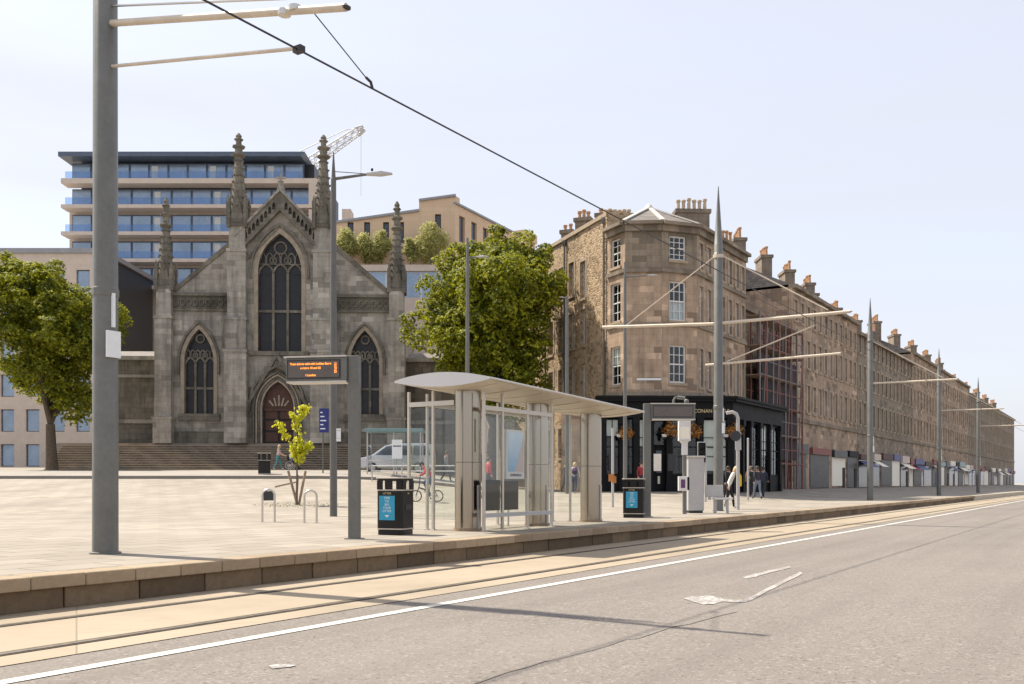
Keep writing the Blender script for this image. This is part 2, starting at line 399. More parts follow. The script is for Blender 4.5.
M['glass'] = thin_glass('shelter_glass', (.96,.975,.965), 1.0)
M['bin'] = plain('black_bin', (.012,.011,.010), .42, 0, .35, 4, 0, .3)
M['band'] = plain('pale_band', (.50,.46,.40), .45, .5, .12, 6)
M['cyan'] = plain('blue_poster', (.035,.32,.52), .5, 0, .1, 6)
M['print'] = plain('white_print', (.75,.77,.78), .6, 0, .05, 6)
M['screen'] = plain('screen_face', (.12,.10,.088), .3, 0, .2, 3, 0, .5)
M['led'] = emit('amber_led', (1.0, .27, .035), 1.1)
M['sign_blue'] = plain('blue_sign', (.02,.03,.17), .45, 0, .15, 4)
M['bark'] = plain('bark', (.11,.085,.06), .9, 0, .4, 6, .7)
M['stake'] = plain('timber_stake', (.30,.22,.15), .85, 0, .25, 8, .3)
M['leaf'] = foliage('sycamore_leaves', (.032,.052,.010), (.15,.195,.018), (.60,.58,.03), .44)
M['leaf_young'] = foliage('young_leaves', (.42,.46,.02), (.60,.60,.03), (.74,.70,.06), .55)
M['leaf_soft'] = foliage('terrace_leaves', (.26,.27,.09), (.42,.42,.15), (.56,.54,.22), .55)
M['flower'] = foliage('basket_flowers', (.12,.10,.03), (.42,.16,.03), (.55,.26,.05), .2)
M['grass'] = foliage('grass_blades', (.12,.13,.03), (.19,.19,.05), (.26,.24,.08), .3)
M['car'] = plain('silver_paint', (.52,.53,.55), .28, .6, .04, 2, 0, .6)
M['tyre'] = plain('rubber', (.02,.02,.021), .85, 0, .2, 8)
M['car_glass'] = plain('car_glass', (.035,.05,.075), .08, .1, .2, 2, 0, .8)
M['red'] = plain('red_cloth', (.42,.05,.05), .8, 0, .2, 8)
M['machine'] = plain('machine_grey', (.45,.44,.43), .45, .15, .08, 3)
M['machine_white'] = plain('machine_white', (.66,.64,.62), .45, .05, .06, 3)
M['purple'] = plain('purple_panel', (.12,.04,.13), .4, 0, .1, 5)
M['oxide'] = plain('red_oxide_steel', (.24,.09,.07), .6, .2, .3, 4)
M['scaff'] = plain('scaffold_tube', (.20,.16,.15), .5, .5, .3, 3)
M['debris'] = plain('dark_netting', (.055,.05,.055), .9, 0, .4, 1.5)
M['door'] = plain('brown_door', (.085,.038,.026), .6, 0, .4, 3)
M['teal'] = plain('teal_fascia', (.16,.26,.27), .4, .1, .12, 4)
M['skin'] = plain('skin', (.52,.32,.23), .6, 0, .08, 12)
M['hair_d'] = plain('dark_hair', (.035,.025,.02), .6, 0, .3, 20)
M['hair_b'] = plain('fair_hair', (.50,.36,.20), .6, 0, .25, 20)
M['blue_pane'] = thin_glass('balcony_glass', (.68,.80,.95), 1.6)
M['slot_glass'] = plain('slot_glass', (.05,.06,.075), .15, .1, .3, 1, 0, .6)
M['blue_frame'] = plain('blue_grey_frame', (.10,.125,.17), .4, .3, .2, 2)
# ================================================================== SETTING
def sheet(name, u0, u1, n0, n1, z, mat, kind='structure'):
    o = MB().add([(u0,n0,0),(u1,n0,0),(u1,n1,0),(u0,n1,0)], [(0,1,2,3)]).build(name, mat, loc=(0,0,z), rot=UANG)
    return tag(o, kind=kind)
M['ground'] = plain('ground_base', (.30,.27,.24), .9, 0, .2, .4)
g = MB().add([(-2500,-2500,0),(2500,-2500,0),(2500,2500,0),(-2500,2500,0)], [(0,1,2,3)]).build('ground', M['ground'], loc=(0,0,-.05)); tag(g, kind='structure')
road = sheet('road', -80, 330, -60, 6.66, 0.0, M['asphalt'])
track = sheet('tramway', -80, 330, 6.66, 9.3, 0.006, M['concrete'])
def gp(px, py, z=0.0):
    d = F * (CAMZ - z) / (py - HOR); return (X_at(px, d), d)
for nn, side in ((7.10, -1), (8.54, 1)):
    r = MB().box(-60, 300, -.035, .035, 0, .012).build('tram_rail', M['rail'], loc=(*un(0, nn), .004), rot=UANG)
    tag(r, 'steel tram rail set in concrete, %s' % ('the one nearer the white line' if side < 0 else 'the one nearer the platform kerb'), 'rail', 'rails of the tram track')
    MB().box(-60, 300, -.022, .022, 0, .0085).build('groove', M['groove'], r, loc=(0, .062*-side, 0))
    MB().box(-60, 300, -.012, .012, 0, .0075).build('sealant_strip', M['groove'], r, loc=(0, .052*side, 0))
ln = sheet('white_edge_line', -60, 300, 6.055, 6.195, 0.006, M['paint'])
# the paving joints across the track slab
def road_poly(name, pts, z, mat, parent=None):
    vs = [(*gp(px, py), z) for px, py in pts]
    o = MB().add(vs, [tuple(range(len(vs)))]).build(name, mat, parent); return o
tag(road_poly('lane_arrow', [(683,599),(690,597.2),(700,596.8),(709,595.6),(716,597.4),(724,599.4),(736,600.3),(744,600),(752,596.5),(765,589.5),(800,572),(803,574),(766,592.5),(753,600),(745,602.5),(734,602.6),(722,602),(713,604.6),(703,605),(695,602.6)], .006, M['paint_worn']), kind='structure')
tag(road_poly('worn_marking', [(742,577.5),(752,575),(766,571.5),(790,566),(791,568),(768,573.5),(756,577),(746,579)], .006, M['paint_worn']), kind='structure')
tag(road_poly('worn_marking', [(268,666),(280,664.6),(296,665.8),(291,667.6),(282,668.4),(272,669.4)], .006, M['paint_worn']), kind='structure')
# sealed crack wandering over the road
rnd = random.Random(3); cr = MB(); path = [gp(430,700)] + [gp(510+ (735-510)*i/14 + rnd.uniform(-4,4), 672-(672-611)*i/14 + rnd.uniform(-1.6,1.6)) for i in range(15)]
for i in range(len(path)-1):
    a = Vector(path[i]); b = Vector(path[i+1]); d = (b-a).normalized(); p = Vector((-d.y, d.x)); w0 = rnd.uniform(.002,.012); w1 = rnd.uniform(.002,.012)
    if i == 0: pl, pr = a+p*w0, a-p*w0
    if i not in (4, 9, 12): cr.add([(*pl,.004),(*pr,.004),(*(b-p*w1),.004),(*(b+p*w1),.004)], [(0,1,2,3)]); pl, pr = b+p*w1, b-p*w1
M['tar'] = plain('sealed_crack', (.155,.137,.12), .8, 0, .3, 9)
tag(cr.build('road_crack', M['tar']), kind='structure')

# platform, square behind it, kerb stones
def gz(x, y):
    u, n = to_un(x, y)
    left = 1 - sst(-9, 3, x)
    return PLZ + (0.50 + left*1.30) * sst(26, 64, y) * sst(13.5, 22, n) + .35*left*sst(64, 75, y)
us = [-80,-60,-45,-35] + [-30+1.5*i for i in range(74)] + [82,95,110,130,160,200,260,330]
ns = [9.53,10.5,11.5,12.5,13.5] + [14.5+1.5*i for i in range(50)] + [95,110,130,170,230]
mb = MB()
for u in us:
    for n in ns:
        x, y = un(u, n); mb.v.append((x, y, gz(x, y)))
nn_ = len(ns)
for i in range(len(us)-1):
    for j in range(nn_-1): mb.f.append((i*nn_+j, (i+1)*nn_+j, (i+1)*nn_+j+1, i*nn_+j+1))
square = mb.build('platform_and_square', M['paving'], smooth=True); tag(square, kind='structure')
LB = .60
cop = MB().box(0, LB-.010, 0, .36, -.135, 0).build('coping_stone', M['coping'], square, bevel=.008).data
fac = MB().box(0, LB*1.5-.018, 0, .3, -.22, 0).build('kerb_block', M['kerbface'], square, bevel=.008).data
for o in list(square.children): bpy.data.objects.remove(o)
rnd = random.Random(11)
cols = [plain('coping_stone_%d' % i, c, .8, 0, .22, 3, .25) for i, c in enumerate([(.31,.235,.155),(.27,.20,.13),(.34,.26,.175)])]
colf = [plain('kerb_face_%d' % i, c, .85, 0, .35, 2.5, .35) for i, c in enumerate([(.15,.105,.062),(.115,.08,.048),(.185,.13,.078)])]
def block(me, name, u, n, z, mats, bev=.008):
    o = bpy.data.objects.new(name, me); COL.objects.link(o); o.parent = square
    o.location = (*un(u, n), z); o.rotation_euler = (0, 0, UANG)
    m = o.modifiers.new('bevel', 'BEVEL'); m.width = bev; m.segments = 1
    o.material_slots[0].link = 'OBJECT'; o.material_slots[0].material = rnd.choice(mats)
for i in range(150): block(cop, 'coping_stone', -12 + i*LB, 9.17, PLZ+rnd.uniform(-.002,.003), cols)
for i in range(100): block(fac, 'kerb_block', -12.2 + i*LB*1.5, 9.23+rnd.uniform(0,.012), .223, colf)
for (u0, u1) in ((-80, -12.3), (78.2, 330)):
    MB().box(u0, u1, 0, .36, -.36, 0).build('kerb_run', M['coping'], square, loc=(*un(0, 9.17), PLZ), rot=UANG)
# raised pavement and kerb in front of the church
mb = MB(); xs = [-70+3*i for i in range(24)]
def kz(x): return gz(x, 49.0) + .13
prof = [(48.6,-.3),(48.6,0),(48.9,0),(53.5,.02),(53.5,-.4)]
for x in xs:
    for y, dz in prof: mb.v.append((x, y, kz(x)+dz + (gz(x,53.5)-gz(x,49))*max(0,(y-48.9))/4.6))
for i in range(len(xs)-1):
    for j in range(len(prof)-1): a = i*5+j; mb.f.append((a, a+5, a+6, a+1))
tag(mb.build('pavement', M['pave_dark']), kind='structure')

# ================================================================== CHURCH
CS = 70/F
def c(px, py): return ((px-281)*CS, (444-py)*CS)
def arch(cx, z0, hw, zs, za, n=9):
    h = za-zs; Rr = (hw*hw+h*h)/(2*hw); am = math.asin(min(1, h/Rr)) if Rr >= hw else math.pi/2
    if h < hw: am = math.acos((Rr-hw)/Rr)
    pts = [(cx-hw, z0), (cx+hw, z0)]
    for i in range(n): a = am*i/(n-1) ; pts.append((cx+hw-Rr+Rr*math.cos(a), zs+Rr*math.sin(a)))
    for i in range(n-2, -1, -1): a = am*i/(n-1); pts.append((cx-hw+Rr-Rr*math.cos(a), zs+Rr*math.sin(a)))
    return pts
church = thing('church', 'grey gothic stone church with pinnacles and tall traceried window above wide steps', 'church', (X_at(281,70), 70, 4.2), R(3))
wz0, wzs, wza = c(0,352)[1], c(0,272)[1], c(0,234)[1]; WHW = 21.5*CS; WCX = c(279.8,0)[0]
DZS, DZA = c(0,408)[1], c(0,382)[1]; DHW = 15.5*CS; DCX = c(278,0)[0]
nave_outer = [c(236,444), c(326,444), c(326,238), c(281,194), c(236,238)]
nave_outer = [(x, z) for x, z in nave_outer]
MB().plate(nave_outer, [arch(WCX, wz0, WHW, wzs, wza), arch(DCX, 0.02, DHW, DZS, DZA)], 0, 1.0).build('nave_wall', M['church'], church)
def ring(name, cx, z0, hw, zs, za, w, y0, y1, mat, drop=None):
    o = arch(cx, z0 if drop is None else drop, hw+w, zs, za+w*1.35); i = arch(cx, z0 if drop is None else drop, hw, zs, za)
    # open at the foot: join the two outlines into one band
    poly = [o[1]] + o[2:] + [o[0]] + [i[0]] + list(reversed(i[2:])) + [i[1]]
    mb = MB(); n = len(o)
    O = o[1:] + [o[0]]; I = i[1:] + [i[0]]; m = len(O)
    vs = [(x,y0,z) for x,z in O] + [(x,y0,z) for x,z in I] + [(x,y1,z) for x,z in O] + [(x,y1,z) for x,z in I]; fs = []
    for k in range(m-1):
        fs += [(k,k+1,m+k+1,m+k), (2*m+k,3*m+k,3*m+k+1,2*m+k+1), (k,2*m+k,2*m+k+1,k+1), (m+k,m+k+1,3*m+k+1,3*m+k)]
    fs += [(0,m,3*m,2*m), (m-1,3*m-1,4*m-1,2*m-1)]
    return mb.add(vs, fs).build(name, mat, church)
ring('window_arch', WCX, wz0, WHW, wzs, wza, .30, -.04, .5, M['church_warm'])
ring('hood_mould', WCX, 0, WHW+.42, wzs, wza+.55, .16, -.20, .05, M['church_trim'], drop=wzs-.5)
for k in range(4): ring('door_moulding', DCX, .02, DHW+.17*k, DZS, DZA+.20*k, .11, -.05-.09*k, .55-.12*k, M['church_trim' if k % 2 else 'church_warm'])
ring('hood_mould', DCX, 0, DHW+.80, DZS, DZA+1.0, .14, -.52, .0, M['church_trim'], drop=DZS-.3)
def line_arc(mb, pts, w, d, y):
    for a, b in zip(pts[:-1], pts[1:]):
        if (Vector(a)-Vector(b)).length > .01: mb.bar((a[0], y, a[1]), (b[0], y, b[1]), w, d, up=(0,1,0))
def gothic_window(cx, z0, hw, zs, za, nl, transom, y=.42, parent=church):
    mb = MB(); lw = 2*hw/nl; zl = zs - .15
    for k in range(1, nl): mb.box(cx-hw+k*lw-.09, cx-hw+k*lw+.09, y-.16, y+.12, z0, zl+.05)
    for tz in transom: mb.box(cx-hw+.01, cx+hw-.01, y-.12, y+.1, tz-.09, tz+.09)
    for k in range(nl):
        a = arch(cx-hw+(k+.5)*lw, zl, lw/2, zl, zl+lw*.72, 6); line_arc(mb, a[1:]+[a[0]], .13, .24, y-.02)
        m = cx-hw+(k+.5)*lw
        if abs(m-cx) < hw*.75:
            for ox in (-.25, .25):
                a2 = arch(m+ox*lw, zl+lw*.72, lw*.22, zl+lw*1.15, zl+lw*1.5, 5); line_arc(mb, a2+[a2[0]], .08, .2, y-.02)
    for k in range(nl-1):
        m = cx-hw+(k+1)*lw; zc = zl+lw*.98
        pts = [(m+lw*.23*math.cos(2*math.pi*i/10), zc+lw*.23*math.sin(2*math.pi*i/10)) for i in range(11)]; line_arc(mb, pts, .09, .2, y-.02)
    t = min(.55, (za-zs)*.35)
    pts = [(cx+.28*hw*math.cos(2*math.pi*i/12), za-hw*.62+.28*hw*math.sin(2*math.pi*i/12)) for i in range(13)]; line_arc(mb, pts, .1, .2, y-.02)
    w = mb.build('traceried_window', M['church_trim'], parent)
    lv = [z0] + list(transom) + [zl]
    for k in range(nl):
        for a, b in zip(lv[:-1], lv[1:]):
            MB().box(cx-hw+k*lw+.02, cx-hw+(k+1)*lw-.02, y, y+.03, a+.02, b-.02).build('pane', M['leaded'], w)
    MB().plate(arch(cx, zl, hw-.01, zs, za-.01), [], y+.002, y+.03).build('pane', M['leaded'], w)
    return w
gothic_window(WCX, wz0, WHW, wzs, wza, 3, [c(0,311)[1]])
# sloping sill, gable over the door, door
MB().strip([c(250,356), c(309,356), c(309,352), c(250,352)], -.25, .6).build('window_sill', M['church_trim'], church)
dg_ = MB()
apx = (DCX, c(0,356)[1]); L_ = (DCX-2.4, DZS-.3); R_ = (DCX+2.4, DZS-.3)
for p in (L_, R_): dg_.bar((p[0], -.38, p[1]), (apx[0], -.38, apx[1]), .22, .3, up=(0,1,0))
dg_.build('door_gable', M['church_trim'], church)
door = MB().box(DCX-DHW+.01, DCX+DHW-.01, .45, .55, .02, DZS).build('door', M['dark_room'], church)
for sx in (-1, 1):
    x0, x1 = sorted((DCX+sx*.06, DCX+sx*(DHW-.1)))
    for k in range(3): MB().box(x0+.04, x1-.04, .41, .449, .15+k*.85, .85+k*.85).build('door_panel', M['door'], door)
ty = MB().plate(arch(DCX, DZS, DHW-.01, DZS+.01, DZA-.01), [], .40, .5).build('tympanum', M['door'], church)
tt = MB()
for k in range(-2, 3): tt.bar((DCX+k*.2, .37, DZS+.15), (DCX+k*.36, .37, DZS+.95-.2*abs(k)), .12, .06, up=(0,1,0))
tt.build('carving', M['church_warm'], ty)
MB().box(DCX-DHW, DCX+DHW, .3, .48, DZS-.22, DZS-.02).build('lintel', M['door'], church)
# gable parapet: coping over a pierced arcade that stands proud of the wall
GA = c(281,193)[1]; GX = 44*CS; GE = c(0,239)[1]; gsl = (GA-GE)/GX; BH = 1.25
for sx in (-1, 1):
    holes_ = []; nn2 = 9
    for i in range(nn2):
        x = .30+(GX-.62)*(i+.5)/nn2; zt = GA-gsl*x; hw_ = .115
        h_ = arch(sx*x, zt-BH+.22+hw_*gsl, hw_, zt-.62, zt-.36, 5); holes_.append(h_)
    out = [(0,GA-BH),(sx*GX,GE-BH),(sx*GX,GE),(0,GA)]
    if sx < 0: out = list(reversed(out))
    MB().plate(out, holes_, -.42, -.08).build('parapet_arcade', M['church_trim'], church)
    MB().bar((sx*.05, -.15, GA+.06), (sx*(GX+.12), -.15, GE+.02), .75, .16).build('coping', M['church'], church)
    MB().bar((0, -.22, GA-BH-.04), (sx*GX, -.22, GE-BH-.04), .5, .14).build('string_course', M['church_trim'], church)
    MB().bar((0, -.05, GA-BH-1.1), (sx*GX*.8, -.05, GA-BH-1.1-gsl*GX*.8), .14, .18).build('string_course', M['church_trim'], church)
MB().box(-.24,.24,-.3,.2,c(0,195)[1],c(0,188.5)[1]).box(-.16,.16,-.2,.1,c(0,188.5)[1]+.001,c(0,183)[1]).bar((0,-.05,c(0,183)[1]+.002), (0,-.05,c(0,174)[1]), .15).bar((-.36,-.05,c(0,178.5)[1]), (.36,-.05,c(0,178.5)[1]), .13).lathe([(.2,0),(.24,.06),(.1,.14)],8,(0,-.05,c(0,183)[1]+.004)).build('gable_cross', M['church'], church)

def crockets(mb, cx, cy, r0, z0, r1, z1, n, k=8, size=.11, rot=0):
    for i in range(n):
        t_ = (i+.5)/n; r = r0+(r1-r0)*t_; z = z0+(z1-z0)*t_
        for j in range(k):
            a = 2*math.pi*j/k+rot; s_ = size*(1-.4*t_)
            mb.box(cx+(r+s_*.4)*math.cos(a)-s_, cx+(r+s_*.4)*math.cos(a)+s_, cy+(r+s_*.4)*math.sin(a)-s_, cy+(r+s_*.4)*math.sin(a)+s_, z-s_*.9, z+s_*.9)
def turret(px, hw_px, y_offs, y_gab0, y_gab1, y_sp, y_top, cy=.1, sx=1):
    cx = c(px,0)[0]*sx; hw = hw_px*CS
    zs = [c(0,y)[1] for y in y_offs]; mb = MB(); z = 0
    for i, zt in enumerate(zs):
        h = hw*(1+.12*(len(zs)-1-i)); mb.box(cx-h, cx+h, cy-h-.35+.12*i, cy+h, z, zt)
        if i < len(zs)-1:
            h2 = h+.06; mb.box(cx-h2, cx+h2, cy-h2-.35+.12*i, cy+h2, zt-.18, zt+.02)
        z = zt
    mb.build('buttress', M['church'], church)
    ga, gb, sp, tp = [c(0,y)[1] for y in (y_gab0, y_gab1, y_sp, y_top)]
    mb = MB(); h = hw*1.04
    mb.box(cx-h-.1, cx+h+.1, cy-h-.1, cy+h+.1, ga-.2, ga)
    for (dx, dy) in ((0,-1),(1,0),(-1,0),(0,1)):         # four gablets round the foot of the spire
        t_ = .16
        if dx == 0: mb.add([(cx-h,cy+dy*h,ga),(cx+h,cy+dy*h,ga),(cx,cy+dy*h,gb),(cx-h,cy+dy*(h-t_),ga),(cx+h,cy+dy*(h-t_),ga),(cx,cy+dy*(h-t_),gb)], [(0,1,2),(5,4,3),(0,3,4,1),(1,4,5,2),(2,5,3,0)])
        else: mb.add([(cx+dx*h,cy-h,ga),(cx+dx*h,cy+h,ga),(cx+dx*h,cy,gb),(cx+dx*(h-t_),cy-h,ga),(cx+dx*(h-t_),cy+h,ga),(cx+dx*(h-t_),cy,gb)], [(0,1,2),(5,4,3),(0,3,4,1),(1,4,5,2),(2,5,3,0)])
    for i in (-1, 1):
        for j in (-1, 1): mb.box(cx+i*h-.13, cx+i*h+.13, cy+j*h-.13, cy+j*h+.13, ga-.3, ga+(gb-ga)*.75); mb.lathe([(.15,0),(.02,.5)], 4, (cx+i*h,cy+j*h,ga+(gb-ga)*.75), rot=math.pi/4)
    mb.build('gablets', M['church_trim'], church)
    mb = MB(); r0 = hw*1.18; r1 = hw*.46; zb = ga+.05
    mb.lathe([(r0,zb),(r1,sp)], 8, (cx,cy,0), rot=math.pi/8); crockets(mb, cx, cy, r0, zb+.6, r1, sp, 8, 4, hw*.16, math.pi/4); crockets(mb, cx, cy, r0*.96, zb+1.0, r1, sp, 7, 4, hw*.13)
    hh = tp-sp
    mb.lathe([(r1*1.25,0),(r1*1.9,.06*hh),(r1*1.9,.1*hh),(r1*1.1,.14*hh),(r1*1.0,.34*hh),(r1*1.7,.4*hh),(r1*1.75,.46*hh),(r1*.8,.5*hh),(r1*.75,.66*hh),(r1*1.3,.74*hh),(r1*.7,.8*hh),(r1*.85,.88*hh),(r1*.25,1.0*hh)], 8, (cx,cy,sp))
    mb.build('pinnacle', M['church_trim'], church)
for sx in (1, -1):
    turret(323, 8.0, (352, 320, 252, 226), 226, 196, 158, 134, .1, sx)
    turret(396, 7.2, (418, 318, 288), 288, 262, 228, 198, .5, sx)
    def m(p): return (p[0]*sx, p[1])
    ax, ahw = c(363.5,0)[0]*sx, 14.5*CS; az0, azs, aza = c(0,414)[1], c(0,362)[1], c(0,329)[1]
    outer = [m(c(325,444)), m(c(398,444)), m(c(398,297)), m(c(393,293)), m(c(334,243)), m(c(325,243))]
    if sx < 0: outer = list(reversed(outer))
    MB().plate(outer, [arch(ax, az0, ahw, azs, aza)], .5, 1.4).build('aisle_wall', M['church'], church)
    w = gothic_window(ax, az0, ahw, azs, aza, 3, [c(0,388)[1]], .95)
    o_ = ring('window_arch', ax, az0, ahw, azs, aza, .26, .44, .95, M['church_warm'])
    ring('hood_mould', ax, 0, ahw+.32, azs, aza+.42, .14, .30, .55, M['church_trim'], drop=azs-.9)
    MB().strip([m(c(342,421)), m(c(384,421)), m(c(383,414)), m(c(343,414))], .30, 1.0).build('window_sill', M['church_trim'], church)
    a, b = m(c(330,241)), m(c(394,296)); MB().bar((a[0], .7, a[1]), (b[0], .7, b[1]), .6, .32, up=(0,0,1)).build('coping', M['church_trim'], church)
    x0, x1 = sorted((c(331,0)[0]*sx, c(390,0)[0]*sx)); mb = MB(); mb.box(x0, x1, .28, .6, c(0,296)[1], c(0,293)[1]); mb.box(x0, x1, .34, .6, c(0,311)[1], c(0,309)[1]); mb.box(x0, x1, .47, .6, c(0,308.9)[1], c(0,296.1)[1])
    fz = mb.build('frieze', M['church_trim'], church); mb = MB(); k = x0+.15
    while k < x1-.3:
        zc = c(0,302.5)[1]; line_arc(mb, [(k+.19+.19*math.cos(t_), zc+.26*math.sin(t_)) for t_ in [2*math.pi*i/6 for i in range(7)]], .08, .14, .42); k += .46
    mb.build('quatrefoil_band', M['church_trim'], fz)
    x0, x1 = sorted((c(403,0)[0]*sx, c(478,0)[0]*sx)); mb = MB(); mb.box(x0, x1, 2.6, 3.4, 0, c(0,356)[1]); mb.build('side_wall', M['church_trim'], church)
    for py, h_, pr in ((353, .3, .25), (372, .22, .15), (418, .3, .18)): MB().box(x0, x1, 2.6-pr, 3.39, c(0,py)[1]-h_, c(0,py)[1]).build('string_course', M['church'], church)
    MB().add([(x0,2.9,c(0,353)[1]),(x1,2.9,c(0,353)[1]),(x1,8,c(0,338)[1]),(x0,8,c(0,338)[1])],[(0,1,2,3)]).build('lean_to_roof', M['slate'], church)
    # plinth, base courses
    x0, x1 = sorted((c(325,0)[0]*sx, c(404,0)[0]*sx)); MB().box(x0, x1, .25, .52, 0, .9).build('plinth', M['church_trim'], church)
zr = c(0,200)[1]; ze = c(0,240)[1]
MB().add([(-3.2,1,ze),(3.2,1,ze),(0,1,zr),(-3.2,30,ze),(3.2,30,ze),(0,30,zr)], [(0,1,2),(5,4,3),(1,4,5,2),(0,2,5,3)]).build('nave_roof', M['slate'], church)
MB().box(-3.15, 3.15, 1.0, 30, 0, ze).build('nave_body', M['church'], church)
for sx in (1, -1):
    x0, x1 = sorted((sx*3.15, sx*8.2)); MB().box(x0, x1, 1.4, 29, 0, c(0,297)[1]).build('aisle_body', M['church'], church)
    MB().add([(sx*3.15,1.4,c(0,250)[1]),(sx*8.3,1.4,c(0,297)[1]),(sx*8.3,29,c(0,297)[1]),(sx*3.15,29,c(0,250)[1])],[(0,1,2,3)]).build('aisle_roof', M['slate'], church)
MB().box(-16, 14.5, -.3, 12, -3.0, -.002).build('podium', M['step'], church)
ns_ = 12
for k in range(ns_):
    MB().box(-15.5+.02*k, 11.5-.02*k, -.3-.34*(k+1), -.3-.34*k, -3, -.175*(k+1)-.045).build('step', M['church_trim'], church)
    MB().box(-15.5+.02*k, 11.5-.02*k, -.36-.34*(k+1), -.3-.34*k, -.175*(k+1)-.045, -.175*(k+1)).build('nosing', M['pub_trim'], church.children[-1] if False else [o_ for o_ in church.children if o_.name.startswith('step')][-1])  # pale nosing over dark riser: the steps' shadow lines put into colour

# ================================================================== windows and walls of the other buildings
def sash(parent, loc, rot, x0, x1, z0, z1, y=.16, cols_=3, rows=4, frame='white', blind=0, room=True, depth=.9, fw=.055):
    mb = MB(); w = x1-x0; h = z1-z0
    mb.box(x0, x0+fw*1.3, y, y+.08, z0, z1); mb.box(x1-fw*1.3, x1, y, y+.08, z0, z1)
    mb.box(x0+fw*1.3, x1-fw*1.3, y, y+.08, z0, z0+fw*1.6); mb.box(x0+fw*1.3, x1-fw*1.3, y, y+.08, z1-fw*1.3, z1)
    zm = z0+h*.5; mb.box(x0+fw*1.3, x1-fw*1.3, y-.01, y+.085, zm-fw*.6, zm+fw*.6)
    for i in range(1, cols_): mb.box(x0+w*i/cols_-.018, x0+w*i/cols_+.018, y+.01, y+.07, z0+fw, z1-fw)
    for j in range(1, rows):
        if abs(j/rows-.5) > .01: mb.box(x0+fw, x1-fw, y+.012, y+.068, z0+h*j/rows-.018, z0+h*j/rows+.018)
    o = mb.build('window', M[frame], parent, loc=loc, rot=rot)
    MB().box(x0+.03, x1-.03, y+.035, y+.045, z0+.03, z1-.03).build('pane', M['win_glass'], o)
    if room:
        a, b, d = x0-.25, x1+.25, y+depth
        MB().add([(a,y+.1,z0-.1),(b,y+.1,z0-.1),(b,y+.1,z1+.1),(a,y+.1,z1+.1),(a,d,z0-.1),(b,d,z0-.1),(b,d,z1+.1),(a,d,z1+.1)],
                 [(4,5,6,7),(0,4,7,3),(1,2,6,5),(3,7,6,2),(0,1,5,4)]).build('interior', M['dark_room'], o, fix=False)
    if blind > 0: MB().box(x0+.06, x1-.06, y+.11, y+.13, z1-h*blind, z1-.04).build('blind', M['blind'], o)
    elif blind < 0: MB().box(x0+.06, x1-.06, y+.11, y+.13, z0+.04, z0-h*blind).build('blind', M['white'], o)
    return o
def frame_of(A, B):
    d = Vector(B)-Vector(A); return math.atan2(d.y, d.x), d.length
def facade(parent, A, B, z0, z1, wins, mat, t=.35, name='wall', surround=None):
    rot, L = frame_of(A, B); outer = [(0,z0),(L,z0),(L,z1),(0,z1)]
    holes = [[(a,c0),(b,c0),(b,c1),(a,c1)] for a,b,c0,c1 in wins]
    o = MB().plate(outer, holes, 0, t).build(name, mat, parent, loc=(A[0],A[1],0), rot=rot)
    for a,b,c0,c1 in wins:
        MB().box(a-.08, b+.08, -.09, .12, c0-.16, c0-.002).build('sill', surround or M['pub_trim'], parent, loc=(A[0],A[1],0), rot=rot)
        if surround:
            mb = MB(); w_=.17
            mb.box(a-w_, a-.001, -.03, .1, c0, c1+w_); mb.box(b+.001, b+w_, -.03, .1, c0, c1+w_); mb.box(a, b, -.03, .1, c1+.001, c1+w_)
            mb.build('window_surround', surround, parent, loc=(A[0],A[1],0), rot=rot)
    return rot, L
def chimney(parent, x, y, z0, z1, w, d, pots, rot=0, pmat='pot_pale', pot_h=.8):
    mb = MB().box(-w/2, w/2, -d/2, d/2, z0, z1-.25).box(-w/2-.1, w/2+.1, -d/2-.1, d/2+.1, z1-.249, z1)
    st = mb.build('chimney_stack', M['chim'], parent, loc=(x,y,0), rot=rot); r_ = random.Random(int(x*10))
    for i in range(pots):
        px_ = -w/2+.2+(w-.4)*(i/(pots-1) if pots > 1 else .5); h = pot_h*r_.uniform(.85,1.15)
        MB().lathe([(.15,0),(.14,.1),(.115,.12),(.11,h-.16),(.15,h-.14),(.15,h-.02),(.10,h)], 10, (px_,0,z1)).build('chimney_pot', M[pmat], st, smooth=True)
    return st

# ================================================================== CORNER PUB
PB = (8.87, 56.2)
pub = thing('corner_pub', 'four storey sandstone corner building with octagonal slate turret roof and black pub front', 'building', (PB[0], PB[1], 0.0))
def pl(p): return (p[0]-PB[0], p[1]-PB[1])
P_A0 = (5.86,57.96); P_A1 = (6.70,56.30); P_B = (8.87,56.19); P_C = (11.10,57.0)
wd = Vector((.358,-.934)); P_W0 = (P_A0[0]-wd.x*24, P_A0[1]-wd.y*24)
P_S1 = (P_C[0]+UD.x*8.7, P_C[1]+UD.y*8.7)
GB = .3
def wx(px_l, px_r, A, B):   # positions along the wall AB of two picture columns
    A_ = Vector(A); d = (Vector(B)-A_).normalized(); r = []
    for px in (px_l, px_r):
        k = (px-CX)/F; r.append((k*A_.y-A_.x)/(d.x-k*d.y))
    return r
